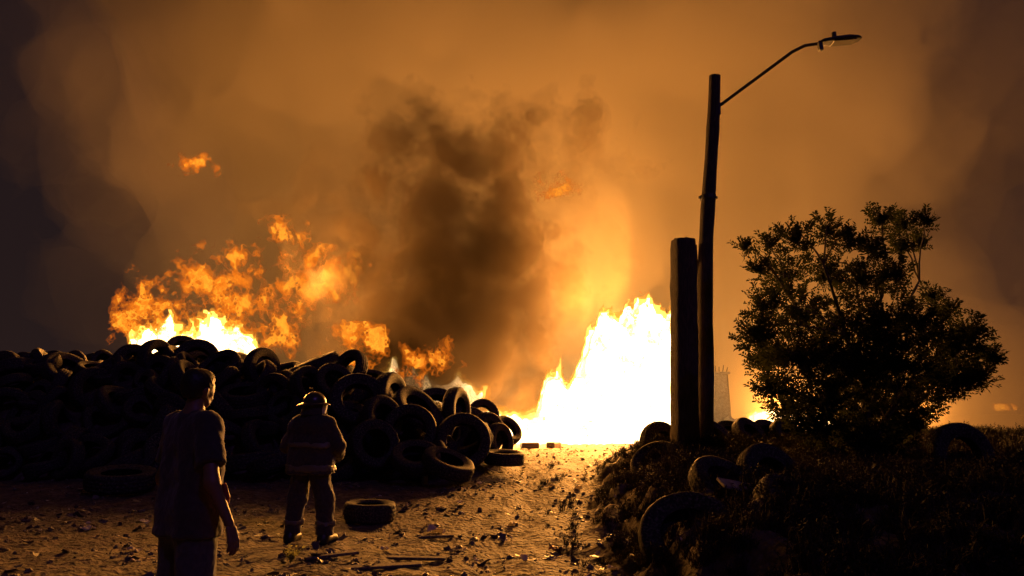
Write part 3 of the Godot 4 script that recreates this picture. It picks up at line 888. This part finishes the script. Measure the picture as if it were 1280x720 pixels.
# ---------------------------------------------------------------- shrub
func build_shrub() -> void:
	var base := at(1082, 566, 12.0); base.y = ground_y(base.x, base.z) - 0.05
	var t := thing("leafy_shrub", base, "tall leafy many-stemmed shrub on the berm, dark against the smoke", "shrub")
	var lumps := [[930, 303, 20], [960, 300, 26], [995, 292, 34], [1035, 282, 30], [1062, 292, 26], [1100, 268, 26], [1130, 275, 32], [1158, 270, 20], [1150, 296, 20], [1125, 305, 26], [1090, 305, 26], [950, 330, 26], [985, 340, 40], [1030, 335, 42], [1080, 345, 42], [1120, 340, 32],
		[1165, 365, 24], [1180, 385, 24], [1210, 412, 30], [1238, 440, 20], [1225, 462, 26], [1190, 432, 38], [1150, 400, 38], [1105, 395, 50], [1050, 395, 55], [995, 385, 46], [955, 375, 34], [945, 410, 32], [955, 445, 34], [1000, 440, 55], [1060, 450, 60], [1120, 450, 60], [1170, 470, 42], [1200, 470, 34],
		[965, 480, 32], [985, 505, 32], [1030, 495, 52], [1090, 505, 60], [1140, 500, 44], [1120, 540, 34], [1060, 540, 46], [1010, 525, 34], [1095, 555, 34], [1145, 525, 18]]
	var stems := Geo.new(); var twigs := Geo.new(); var lf := Geo.new()
	var r2 := RandomNumberGenerator.new(); r2.seed = 77
	var main := []
	for i in 7:
		var w := TAU * i / 7.0 + r2.randf() * 0.5
		var tip := at([985, 1035, 1075, 1110, 1150, 1190, 1060][i], [370, 330, 340, 320, 350, 430, 420][i], 12.0 + [0.4, -0.5, 0.6, -0.3, 0.5, 0.0, -0.9][i]) - base
		var p0 := Vector3(cos(w) * 0.16, 0, sin(w) * 0.16)
		var path := PackedVector3Array(); var rad := PackedFloat32Array()
		for k in 9:
			var u := k / 8.0
			path.append(p0.lerp(tip, u) + Vector3(0, sin(u * PI) * 0.25, 0) + Vector3(r2.randfn(0, 0.03), 0, r2.randfn(0, 0.03)) * (1.0 if k > 0 else 0.0)); rad.append(lerpf(0.055, 0.016, u))
		main.append(path)
		var sg := Geo.new(); sg.tube(path, rad, 8); part("trunk", sg.commit(), M.bark, t)
	for l in lumps:
		var dz := r2.randf_range(-0.9, 0.9)
		var c := at(l[0], l[1], 12.0 + dz) - base
		var r: float = l[2] * 12.0 / F
		# limb from the nearest stem to the clump
		var best := Vector3.ZERO; var bd := 1e9
		for path in main:
			for k in range(1, path.size()):
				var q: Vector3 = path[k]
				if q.y < c.y and q.distance_to(c) < bd: bd = q.distance_to(c); best = q
		if bd > 1e8: best = main[0][1]
		var lp := PackedVector3Array(); var lr := PackedFloat32Array()
		for k in 6:
			var u := k / 5.0
			lp.append(best.lerp(c, u) + Vector3(0, 0.12 * sin(u * PI), 0) + Vector3(r2.randfn(0, 0.02), r2.randfn(0, 0.02), r2.randfn(0, 0.02)) * sin(u * PI)); lr.append(lerpf(0.018, 0.007, u))
		twigs.tube(lp, lr, 5, false)
		var sprays := int((14 + 175 * r * r / 0.25) * (0.5 if l[1] < 400 else 0.85))
		for s in sprays:
			var dir := Vector3(r2.randfn(), r2.randfn() * 0.8 + 0.15, r2.randfn()).normalized()
			var tip: Vector3 = c + dir * r * pow(r2.randf(), 0.5) * 1.0
			var start := tip - (dir * 0.6 + Vector3(0, 0.5, 0)).normalized() * 0.22
			if s % 3 == 0: twigs.tube(PackedVector3Array([c.lerp(start, 0.15), c.lerp(start, 0.6) + Vector3(0, 0.02, 0), start]), PackedFloat32Array([0.005, 0.004, 0.003]), 3, false)
			# a spray: a stalk with leaflets in pairs, drooping at the end
			var ax := (tip - start).normalized()
			var side := ax.cross(Vector3(r2.randfn(), r2.randfn(), r2.randfn())).normalized()
			var n := 5 + r2.randi() % 4
			for k in n:
				var u := (k + 0.6) / n
				var p := start.lerp(tip, u) + Vector3(0, -0.05 * u * u, 0)
				for sd in [-1.0, 1.0]:
					var al: Vector3 = (side * sd + ax * 0.7 + Vector3(0, -0.25, 0) + Vector3(r2.randfn(0, 0.2), r2.randfn(0, 0.2), r2.randfn(0, 0.2))).normalized()
					var ac: Vector3 = al.cross(ax.cross(side) + Vector3(r2.randfn(0, 0.5), r2.randfn(0, 0.5), 0)).normalized()
					lf.leaf(p, al, ac.cross(al).cross(al).normalized() * -1.0 if r2.randf() < 0.3 else ac, r2.randf_range(0.05, 0.095), r2.randf_range(0.02, 0.036))
	var o := part("twigs", twigs.commit(), M.bark, t); o.set_meta("kind", "stuff")
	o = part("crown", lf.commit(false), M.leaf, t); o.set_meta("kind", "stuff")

# ---------------------------------------------------------------- people
func build_man() -> void:
	var d := 4.55
	var p := at(247, 480, d)
	var foot := on_ground(p.x, -d)
	var t := thing("person", foot, "bare-armed person in a loose dark t-shirt and shorts watching the fire, seen from behind", "person")
	t.rotation.y = deg_to_rad(-38.0); t.scale = Vector3(0.94, 1.035, 0.94)
	var H := 1.78
	var hy := H - 0.12                 # centre of the head
	var V := func(x, y, z): return Vector3(x, y, z)
	var sh := 1.46; var hip := 0.95
	# limbs: [left, right]
	var skin := Geo.new()
	var elbow_r := Vector3(0.325, 1.16, 0.05); var wrist_r := Vector3(0.40, 0.93, -0.04)
	var elbow_l := Vector3(-0.265, 1.15, 0.04); var wrist_l := Vector3(-0.29, 0.90, -0.07)
	var bones := [
		[V.call(0, 1.5, 0.02), V.call(0, hy - 0.05, 0.0), 0.062, 0.056],
		[V.call(-0.07, 1.4, 0.0), V.call(0.07, 1.4, 0.0), 0.11, 0.11], [V.call(-0.06, 1.2, 0.0), V.call(0.06, 1.2, 0.0), 0.11, 0.11], [V.call(-0.07, 1.0, 0.01), V.call(0.07, 1.0, 0.01), 0.12, 0.12],
		[V.call(0, 1.42, 0), V.call(0, 1.0, 0), 0.11, 0.11],
		[V.call(0.0, 1.46, 0.01), V.call(0.18, sh, 0.01), 0.07, 0.062], [V.call(0.0, 1.46, 0.01), V.call(-0.18, sh, 0.01), 0.07, 0.062],
		[V.call(0.185, sh - 0.01, 0.01), elbow_r, 0.056, 0.041], [elbow_r, wrist_r, 0.042, 0.028],
		[V.call(-0.185, sh - 0.01, 0.01), elbow_l, 0.056, 0.041], [elbow_l, wrist_l, 0.042, 0.028],
		[V.call(0.095, 0.92, 0.0), V.call(0.11, 0.5, -0.02), 0.092, 0.06], [V.call(0.11, 0.5, -0.02), V.call(0.115, 0.3, 0.02), 0.056, 0.054], [V.call(0.115, 0.3, 0.02), V.call(0.12, 0.09, 0.02), 0.052, 0.036],
		[V.call(-0.095, 0.92, 0.0), V.call(-0.115, 0.5, -0.04), 0.092, 0.06], [V.call(-0.115, 0.5, -0.04), V.call(-0.12, 0.3, 0.0), 0.056, 0.054], [V.call(-0.12, 0.3, 0.0), V.call(-0.125, 0.09, 0.0), 0.052, 0.036]]
	flesh(skin, bones, 0.014, 70.0)
	flesh(skin, head_bones(V.call(0.005, hy, -0.005), deg_to_rad(-14.0), 0.93), 0.006, 110.0)
	flesh(skin, hand_bones(wrist_r, (wrist_r - elbow_r).lerp(Vector3(0, -0.25, 0), 0.35).normalized(), Vector3(-0.25, 0, -0.97).normalized(), 0.55), 0.0045, 240.0)
	flesh(skin, hand_bones(wrist_l, (wrist_l - elbow_l).lerp(Vector3(0, -0.25, 0), 0.35).normalized(), Vector3(0.25, 0, -0.97).normalized(), -0.5), 0.0045, 240.0)
	part("body", skin.commit(), M.skin, t)
	# hair: cap over the skull, cut above the ear and at the nape
	var hq := Basis(Vector3.UP, -deg_to_rad(-14.0)); var hc := Vector3(0.005, hy, -0.005)
	var hp := hc + hq * Vector3(0, 0.0, -0.035); var hn := (hq * Vector3(0, -0.55, -0.8)).normalized()
	var np := hc + Vector3(0, -0.045, 0)
	var hair := Geo.new()
	flesh(hair, [[hc + hq * Vector3(0, 0.042, 0.036), hc + hq * Vector3(0, 0.045, -0.03), 0.084, 0.078, hp, hn, np, Vector3.DOWN], [hc + hq * Vector3(0.03, 0.03, 0), hc + hq * Vector3(-0.03, 0.03, 0), 0.062, 0.062, hp, hn, np, Vector3.DOWN], [hc + hq * Vector3(0, -0.01, 0.05), hc + hq * Vector3(0, -0.04, 0.045), 0.06, 0.05, np, Vector3.DOWN]], 0.007, 90.0, 0.006, 60.0)
	part("hair", hair.commit(), M.hair, t)
	# t-shirt: loose, hem below the hips, sleeves to mid upper arm
	var shirt := Geo.new()
	var hem := [V.call(0, 0.86, 0), Vector3.DOWN]
	var neck := [V.call(0, 1.535, 0), Vector3(0, 0.97, -0.25)]
	var cr: Vector3 = V.call(0.185, sh, 0.01).lerp(elbow_r, 0.72); var nr: Vector3 = (elbow_r - Vector3(0.185, sh, 0.01)).normalized()
	var cl: Vector3 = V.call(-0.185, sh, 0.01).lerp(elbow_l, 0.72); var nl: Vector3 = (elbow_l - Vector3(-0.185, sh, 0.01)).normalized()
	flesh(shirt, [
		[V.call(-0.085, 1.39, 0.0), V.call(0.085, 1.39, 0.0), 0.13, 0.13], [V.call(-0.085, 1.2, 0.0), V.call(0.085, 1.2, 0.0), 0.132, 0.132], [V.call(-0.1, 1.0, 0.01), V.call(0.1, 1.0, 0.01), 0.142, 0.142, hem[0], hem[1]], [V.call(-0.11, 0.8, 0.01), V.call(0.11, 0.8, 0.01), 0.15, 0.15, hem[0], hem[1]],
		[V.call(-0.09, 1.3, 0), V.call(-0.1, 0.9, 0.0), 0.13, 0.145, hem[0], hem[1]], [V.call(0.09, 1.3, 0), V.call(0.1, 0.9, 0.0), 0.13, 0.145, hem[0], hem[1]],
		[V.call(0, 1.47, 0.012), V.call(0.185, sh, 0.012), 0.078, 0.076, neck[0], neck[1]], [V.call(0, 1.47, 0.012), V.call(-0.185, sh, 0.012), 0.078, 0.076, neck[0], neck[1]],
		[V.call(0.18, sh - 0.01, 0.01), elbow_r, 0.078, 0.086, cr, nr], [V.call(-0.18, sh - 0.01, 0.01), elbow_l, 0.078, 0.086, cl, nl]], 0.014, 55.0, 0.014, 7.0)
	part("shirt", shirt.commit(), M.shirt, t)
	var shorts := Geo.new()
	var kn := [V.call(0, 0.46, 0), Vector3.DOWN]
	flesh(shorts, [[V.call(-0.09, 0.92, 0.005), V.call(0.09, 0.92, 0.005), 0.135, 0.135], [V.call(0.1, 0.88, 0.0), V.call(0.125, 0.42, -0.01), 0.125, 0.112, kn[0], kn[1]], [V.call(-0.1, 0.88, 0.0), V.call(-0.125, 0.42, -0.03), 0.125, 0.112, kn[0], kn[1]]], 0.015, 70.0, 0.014, 7.0)
	part("shorts", shorts.commit(), M.shorts, t)
	for s in [-1.0, 1.0]:
		var shoe := Geo.new()
		var fx: float = 0.12 * s
		flesh(shoe, [[V.call(fx, 0.06, 0.05), V.call(fx * 1.1, 0.045, -0.13), 0.048, 0.042, Vector3(0, 0.0, 0), Vector3.DOWN], [V.call(fx, 0.04, 0.05), V.call(fx * 1.1, 0.03, -0.13), 0.05, 0.05, Vector3(0, 0.0, 0), Vector3.DOWN], [V.call(fx, 0.06, 0.03), V.call(fx, 0.12, 0.02), 0.048, 0.044]], 0.012, 80.0)
		part("shoe", shoe.commit(), M.boot, t)
	# a red cloth tucked over the forearm
	var cloth := Geo.new()
	var e := wrist_r.lerp(elbow_r, 0.75) + Vector3(0.0, 0.0, -0.05)
	flesh(cloth, [[e + Vector3(0.0, 0.03, 0), e + Vector3(0.005, -0.03, -0.01), 0.018, 0.022], [e + Vector3(0.005, -0.03, -0.01), e + Vector3(0.008, -0.09, -0.015), 0.022, 0.012]], 0.008, 90.0, 0.012, 18.0)
	var o := part("red_cloth", cloth.commit(), M.red, self); o.transform = t.transform
	tag(o, "small red cloth hanging by the forearm of the person in t-shirt", "cloth")

func build_firefighter() -> void:
	var d := 9.7
	var p := at(388, 600, d)
	var foot := on_ground(p.x, -d); foot.y -= 0.01
	var t := thing("person", foot, "firefighter in dark turnout coat, banded trousers and brimmed helmet, seen from behind", "person")
	t.rotation.y = deg_to_rad(-14.0); t.scale = Vector3.ONE * 1.09
	var V := func(x, y, z): return Vector3(x, y, z)
	var hy := 1.56
	var body := Geo.new()
	var er := Vector3(0.33, 1.10, -0.02); var wr := Vector3(0.24, 0.98, -0.22)
	var el := Vector3(-0.32, 1.10, 0.0); var wl := Vector3(-0.22, 0.97, -0.22)
	flesh(body, [[V.call(0, 1.36, 0.02), V.call(0, hy - 0.04, -0.01), 0.065, 0.06], [V.call(0, 1.36, 0), V.call(0, 0.95, 0), 0.13, 0.13], [V.call(0.17, 1.33, 0), er, 0.06, 0.045], [er, wr, 0.045, 0.032], [V.call(-0.17, 1.33, 0), el, 0.06, 0.045], [el, wl, 0.045, 0.032], [V.call(0.1, 0.9, 0), V.call(0.18, 0.48, -0.02), 0.1, 0.065], [V.call(0.18, 0.48, -0.02), V.call(0.21, 0.08, 0.02), 0.06, 0.045], [V.call(-0.1, 0.9, 0), V.call(-0.18, 0.48, -0.03), 0.1, 0.065], [V.call(-0.18, 0.48, -0.03), V.call(-0.21, 0.08, 0.0), 0.06, 0.045]], 0.016, 70.0)
	flesh(body, head_bones(V.call(0.01, hy, -0.01), deg_to_rad(30.0)), 0.0075, 110.0)
	part("body", body.commit(), M.skin, t)
	var gl := Geo.new()
	flesh(gl, hand_bones(wr, (wr - er).normalized(), Vector3(-0.3, 0.8, -0.5).normalized(), 0.9), 0.005, 200.0)
	part("glove", gl.commit(), M.boot, t)
	gl = Geo.new()
	flesh(gl, hand_bones(wl, (wl - el).normalized(), Vector3(0.3, 0.8, -0.5).normalized(), -0.9), 0.005, 200.0)
	part("glove", gl.commit(), M.boot, t)
	var hem := [V.call(0, 0.78, 0), Vector3.DOWN]
	var coat := [
		[V.call(-0.1, 1.31, 0.0), V.call(0.1, 1.31, 0.0), 0.15, 0.15], [V.call(-0.11, 1.1, 0.0), V.call(0.11, 1.1, 0.0), 0.165, 0.165], [V.call(-0.12, 0.92, 0.01), V.call(0.12, 0.92, 0.01), 0.165, 0.165, hem[0], hem[1]], [V.call(-0.13, 0.75, 0.01), V.call(0.13, 0.75, 0.01), 0.17, 0.17, hem[0], hem[1]],
		[V.call(0, 1.38, 0.01), V.call(0.19, 1.33, 0.01), 0.1, 0.095], [V.call(0, 1.38, 0.01), V.call(-0.19, 1.33, 0.01), 0.1, 0.095],
		[V.call(0, 1.36, 0.02), V.call(0, 1.47, 0.0), 0.1, 0.085]]
	var sleeves := [[V.call(0.19, 1.32, 0.01), er, 0.095, 0.082], [er, wr, 0.08, 0.062], [V.call(-0.19, 1.32, 0.01), el, 0.095, 0.082], [el, wl, 0.08, 0.062]]
	var c := Geo.new(); flesh(c, coat + sleeves, 0.016, 50.0, 0.02, 6.0); part("coat", c.commit(), M.turnout, t)
	# reflective bands round the coat, below the shoulder blades and above the hem, and round the sleeves
	for yy in [1.11, 0.845]:
		var bands := []
		for b in coat:
			bands.append([b[0], b[1], b[2] + 0.013, b[3] + 0.013, V.call(0, yy - 0.028, 0), Vector3.DOWN, V.call(0, yy + 0.028, 0), Vector3.UP])
		c = Geo.new(); flesh(c, bands, 0.013, 50.0, 0.02, 6.0); part("reflective_band", c.commit(), M.band, t)
	for s in [[er, wr], [el, wl]]:
		c = Geo.new()
		var m: Vector3 = s[0].lerp(s[1], 0.8); var n: Vector3 = (s[1] - s[0]).normalized()
		flesh(c, [[s[0], s[1], 0.087, 0.07, m - n * 0.024, -n, m + n * 0.024, n]], 0.011, 60.0); part("reflective_band", c.commit(), M.band, t)
	for s in [1.0, -1.0]:
		c = Geo.new()
		var k: Vector3 = V.call(0.18 * s, 0.48, -0.03); var a: Vector3 = V.call(0.21 * s, 0.1, 0.0)
		flesh(c, [[V.call(0.09 * s, 0.85, 0.0), k, 0.135, 0.1], [k, a, 0.105, 0.095, V.call(0, 0.1, 0), Vector3.DOWN]], 0.016, 50.0, 0.022, 7.0); part("trouser_leg", c.commit(), M.turnout, t)
		c = Geo.new()
		flesh(c, [[k, a, 0.118, 0.108, V.call(0, 0.2, 0), Vector3.DOWN, V.call(0, 0.255, 0), Vector3.UP]], 0.013, 50.0, 0.022, 7.0); part("reflective_band", c.commit(), M.band, t)
		c = Geo.new()
		var fx: float = 0.212 * s
		flesh(c, [[V.call(fx, 0.07, 0.05), V.call(fx * 1.1, 0.05, -0.15), 0.058, 0.05, Vector3.ZERO, Vector3.DOWN], [V.call(fx, 0.04, 0.05), V.call(fx * 1.1, 0.035, -0.16), 0.06, 0.056, Vector3.ZERO, Vector3.DOWN], [V.call(fx, 0.07, 0.03), V.call(fx, 0.2, 0.01), 0.06, 0.062]], 0.013, 80.0); part("boot", c.commit(), M.boot, t)
	# helmet: domed shell with ridges, wide brim longer at the back
	c = Geo.new()
	var hb := Basis(Vector3.UP, -deg_to_rad(30.0)); var hc := Vector3(0.01, hy + 0.035, -0.005)
	for i in 14:
		var th := PI * 0.5 * i / 13.0
		for k in 40:
			var w := TAU * k / 40
			var rr := 1.0 + 0.03 * pow(absf(cos(w * 2.0)), 8.0) * cos(th)
			c.v.append(hc + hb * (Vector3(cos(w) * sin(th) * 0.118, cos(th) * 0.125, sin(w) * sin(th) * 0.142) * rr))
	var brim := [[1.0, 0.0, 0.0], [1.2, -0.012, 0.0], [1.36, -0.02, 0.5], [1.37, -0.03, 0.5], [1.2, -0.024, 0.0], [0.97, -0.012, 0.0]]
	for b in brim:
		for k in 40:
			var w := TAU * k / 40
			var back := maxf(0.0, sin(w)) * 0.045 * float(b[2])
			c.v.append(hc + hb * Vector3(cos(w) * 0.118 * b[0], b[1] - back * 0.5, sin(w) * (0.142 * b[0] + back)))
	for i in 19:
		for k in 40:
			var a := i * 40 + k; var b := i * 40 + (k + 1) % 40
			c.quad(a, b, b + 40, a + 40)
	var hel := part("helmet", c.commit(), M.helmet, t)
	# ear and neck flap, pale cheek shield
	c = Geo.new()
	for i in 7:
		for k in 11:
			var w := lerpf(-0.15, PI + 0.15, k / 10.0)
			c.v.append(hc + hb * Vector3(cos(w) * (0.112 + 0.004 * i), -0.01 - 0.022 * i, sin(w) * (0.13 + 0.006 * i)))
	for i in 6:
		for k in 10:
			var a := i * 11 + k
			c.quad(a, a + 1, a + 12, a + 11)
	part("neck_flap", c.commit(), M.turnout, hel)
	c = Geo.new()
	for i in 6:
		for k in 9:
			var w := lerpf(-PI + 0.25, -0.2, k / 8.0)
			c.v.append(hc + hb * Vector3(cos(w) * (0.13 - 0.002 * i), -0.018 - 0.022 * i, sin(w) * (0.165 - 0.004 * i)))
	for i in 5:
		for k in 8:
			var a := i * 9 + k
			c.quad(a, a + 1, a + 10, a + 9)
	part("face_shield", c.commit(), M.shield, hel)

# ---------------------------------------------------------------- litter
func crumple(r: RandomNumberGenerator, sz: float, flat: float) -> ArrayMesh:
	# a torn, bent scrap: a small uneven sheet with a fold, given thickness
	var g := Geo.new()
	var n := 5
	for side in 2:
		for j in n:
			for i in n:
				var u := (i / float(n - 1) - 0.5) * 2.0; var w := (j / float(n - 1) - 0.5) * 2.0
				r.seed = int(i * 13 + j * 71 + sz * 1e5)
				var e := 1.0 - 0.35 * r.randf() * maxf(absf(u), absf(w))
				g.v.append(Vector3(u * e, flat * (0.6 * sin(u * 2.3 + w) + 0.5 * r.randf()) + (0.03 if side == 0 else -0.03), w * e * 0.7) * sz)
	for j in n - 1:
		for i in n - 1:
			var a := j * n + i
			g.quad(a, a + 1, a + n + 1, a + n); g.quad(25 + a, 25 + a + n, 25 + a + n + 1, 25 + a + 1)
	var rim := []
	for i in n: rim.append(i)
	for j in range(1, n): rim.append(j * n + n - 1)
	for i in range(n - 2, -1, -1): rim.append((n - 1) * n + i)
	for j in range(n - 2, 0, -1): rim.append(j * n)
	for k in rim.size():
		var a: int = rim[k]; var b: int = rim[(k + 1) % rim.size()]
		g.quad(a, a + 25, b + 25, b)
	return g.commit(false)

func stone(sd: int) -> ArrayMesh:
	var g := Geo.new(); var n := noise(sd, 0.9, 2)
	for i in 7:
		for k in 9:
			var th := PI * i / 6.0; var w := TAU * k / 9
			var q := Vector3(sin(th) * cos(w), cos(th) * 0.7, sin(th) * sin(w))
			g.v.append(q * (1.0 + 0.9 * n.get_noise_3dv(q * 1.3)))
	for i in 6:
		for k in 9:
			var a := i * 9 + k; var b := i * 9 + (k + 1) % 9
			g.quad(a, b, b + 9, a + 9)
	return g.commit(false)

func scatter(called: String, mesh: Mesh, mat: Material, count: int, smin: float, smax: float, sd: int, label: String, far := 27.0) -> void:
	var r := RandomNumberGenerator.new(); r.seed = sd
	var mm := MultiMesh.new(); mm.transform_format = MultiMesh.TRANSFORM_3D; mm.mesh = mesh; mm.instance_count = count
	var i := 0
	while i < count:
		var d := lerpf(3.0, far, pow(r.randf(), 0.8))
		var x := r.randf_range(-0.75, 0.35) * d + r.randfn(0, 0.6)
		if clod_noise.get_noise_2d(x * 3.0, d * 3.0) < r.randf_range(-0.25, 0.4): continue
		if pile_y(x, -d) > 0.3 or x > 0.42 * d: continue
		var s := lerpf(smin, smax, pow(r.randf(), 2.5))
		var b := Basis.from_euler(Vector3(r.randfn(0, 0.35), r.randf() * TAU, r.randfn(0, 0.35))).scaled(Vector3(s, s * r.randf_range(0.6, 1.2), s))
		mm.set_instance_transform(i, Transform3D(b, on_ground(x, -d) + Vector3(0, s * 0.25, 0)))
		i += 1
	var o := MultiMeshInstance3D.new(); o.name = numbered(called); o.multimesh = mm; o.material_override = mat; add_child(o)
	tag(o, label, "litter", "", "stuff")

func build_litter() -> void:
	var r := RandomNumberGenerator.new(); r.seed = 5
	var sc1 := crumple(r, 1.0, 0.35); var sc2 := crumple(r, 1.0001, 0.15); var st1 := stone(3); var st2 := stone(6)
	scatter("paper_litter", sc1, M.paper, 1300, 0.008, 0.045, 11, "small pale paper and plastic bits strewn on the dirt")
	scatter("dark_litter", sc2, M.scrap, 1700, 0.012, 0.08, 12, "small dark scraps of rubber and wood strewn on the dirt")
	scatter("gravel", st1, M.scrap, 3500, 0.008, 0.04, 13, "loose gravel and crumbs on the dirt")
	scatter("clods", st2, M.dirt, 700, 0.01, 0.05, 14, "clods of dirt on the track")
	# larger pieces one can tell apart
	var pcs := [[545, 668, 0.16, "torn pale rag spread on the dirt in the middle of the track"], [765, 716, 0.08, "crumpled pale paper at the near foot of the berm"], [180, 655, 0.08, "pale scrap on the dirt to the left of the person in t-shirt"], [110, 664, 0.1, "yellowish scrap on the dirt among gravel below the dark heap"], [695, 690, 0.09, "reddish scrap beside the berm's toe"],
		[168, 690, 0.09, "flat pale scrap lying behind the legs of the person in t-shirt"], [480, 688, 0.07, "thin scrap near the torn rag"], [640, 658, 0.07, "upright scrap standing in a clod on the track"], [690, 610, 0.08, "pale scrap on the track before the berm"], [722, 612, 0.09, "folded scrap near the toe of the berm"], [600, 606, 0.08, "pale scrap on the track near the end of the tyre heap"], [530, 601, 0.08, "small pale scrap at the foot of the tyre heap"], [655, 700, 0.07, "thin pale scrap in a rut of the track"], [575, 630, 0.07, "pale scrap in the middle of the track"]]
	for s in pcs:
		var o := part("litter_scrap", crumple(r, s[2] * 1.0 + 0.0001, 0.5), M.paper if not s[3].begins_with("reddish") else M.red, self)
		o.position = hit_ground(s[0], s[1]) + Vector3(0, s[2] * 0.25, 0); o.rotation = Vector3(0.25 * sin(s[0]), s[0], 0.3 * cos(s[0]))
		tag(o, s[3], "scrap")
	# boards lying on the dirt, and a pale board on the berm
	var bd := [[470, 712, 0.95, 0.12, 0.12, "long weathered board lying on the dirt nearest the sprouting weed", false], [520, 704, 0.7, 0.09, -0.25, "short board lying beside the long weathered board", false], [545, 674, 0.45, 0.05, 0.1, "thin stick beside the torn rag", false], [415, 700, 0.6, 0.07, 0.5, "narrow lath lying between weed and long board", false], [926, 622, 0.45, 0.2, 0.15, "pale board stuck in the weeds by the big berm tyre", true]]
	for s in bd:
		var g := Geo.new(); g.box(Vector3.ZERO, Vector3(s[2], 0.03, s[3]), Basis(), 0.006)
		var o := part("board", g.commit(false), M.board if not s[6] else M.concrete, self)
		o.position = hit_ground(s[0], s[1]) + Vector3(0, 0.03 if not s[6] else 0.1, 0); o.rotation = Vector3(0.06 if not s[6] else 0.35, s[4], 0.03 if not s[6] else -0.2)
		tag(o, s[5], "board")
	var g2 := Geo.new(); g2.box(Vector3.ZERO, Vector3(0.1, 0.2, 0.1), Basis(Vector3.UP, 0.5), 0.012)
	var bk := part("brick", g2.commit(false), M.concrete, self); bk.position = hit_ground(531, 606) + Vector3(0, 0.08, 0)
	tag(bk, "lone brick standing on end at the foot of the tyre heap", "brick")

# ---------------------------------------------------------------- weeds
func build_weeds() -> void:
	var r := RandomNumberGenerator.new(); r.seed = 91
	# the sprouting weed by the firefighter
	var wp := hit_ground(363, 706)
	var t := thing("weed", wp, "small yellow-green weed sprouting from the dirt near the firefighter", "weed")
	var g := Geo.new(); var lf := Geo.new()
	for i in 16:
		var dir := Vector3(r.randfn(0, 0.5), 1.0, r.randfn(0, 0.5)).normalized()
		var h := r.randf_range(0.08, 0.2)
		g.tube(PackedVector3Array([Vector3.ZERO, dir * h * 0.5, dir * h + Vector3(dir.x, 0, dir.z) * 0.04]), PackedFloat32Array([0.004, 0.003, 0.002]), 4, false)
		for k in 12:
			var p := dir * h * r.randf_range(0.3, 1.05)
			var al := Vector3(r.randfn(), r.randf_range(-0.1, 0.9), r.randfn()).normalized()
			lf.leaf(p, al, al.cross(Vector3(r.randfn(), 1, r.randfn())).normalized(), r.randf_range(0.025, 0.055), r.randf_range(0.012, 0.022))
	var o := part("stem", g.commit(), M.sprout, t); o.set_meta("kind", "stuff")
	o = part("leaf", lf.commit(false), M.sprout, t); o.set_meta("kind", "stuff")
	# rank growth over the berm
	var cl := []
	for v in 4:
		var b := Geo.new()
		for i in 34:
			var w := r.randf() * TAU; var rr := r.randf() * 0.12
			var root := Vector3(cos(w) * rr, 0, sin(w) * rr)
			var lean := Vector3(r.randfn(0, 0.35), 1, r.randfn(0, 0.35)).normalized()
			var len := r.randf_range(0.1, 0.34)
			var side := lean.cross(Vector3(r.randfn(), 0.1, r.randfn())).normalized() * r.randf_range(0.004, 0.009)
			var s := b.v.size()
			var bend := Vector3(lean.x, -0.35, lean.z) * len * 0.35
			b.v.append(root - side); b.v.append(root + side); b.v.append(root + lean * len * 0.6 - side * 0.8); b.v.append(root + lean * len * 0.6 + side * 0.8); b.v.append(root + lean * len + bend)
			b.tri(s, s + 1, s + 3); b.tri(s, s + 3, s + 2); b.tri(s + 2, s + 3, s + 4)
			if v > 1 and i % 2 == 0:
				for k in 3:
					var al := Vector3(r.randfn(), r.randf_range(0, 0.8), r.randfn()).normalized()
					b.leaf(root + lean * len * r.randf_range(0.4, 1.0), al, al.cross(Vector3(r.randfn(), 1, r.randfn())).normalized(), r.randf_range(0.03, 0.07), r.randf_range(0.015, 0.03))
		cl.append(b.commit(false))
	for v in 4:
		var mm := MultiMesh.new(); mm.transform_format = MultiMesh.TRANSFORM_3D; mm.mesh = cl[v]
		var xf := []
		while xf.size() < 1700:
			var d := r.randf_range(2.6, 19.0); var x := r.randf_range(0.4, 1.0 + d * 0.85)
			var bm := berm(x, d)
			if bm < 0.12 and r.randf() > 0.08: continue
			if ground_noise.get_noise_2d(x * 4.0, d * 4.0 + 300.0) < r.randf_range(-0.7, 0.15): continue
			var s := r.randf_range(0.4, 0.95) * (0.75 if bm < 0.4 else 1.0)
			xf.append(Transform3D(Basis(Vector3.UP, r.randf() * TAU).scaled(Vector3(s, s * r.randf_range(0.6, 1.2), s)), on_ground(x, -d) - Vector3(0, 0.01, 0)))
		mm.instance_count = xf.size()
		for i in xf.size(): mm.set_instance_transform(i, xf[i])
		var oo := MultiMeshInstance3D.new(); oo.name = numbered("grass"); oo.multimesh = mm; oo.material_override = M.weed; add_child(oo)
		tag(oo, "rank dark grass and weeds covering the berm", "grass", "", "stuff")
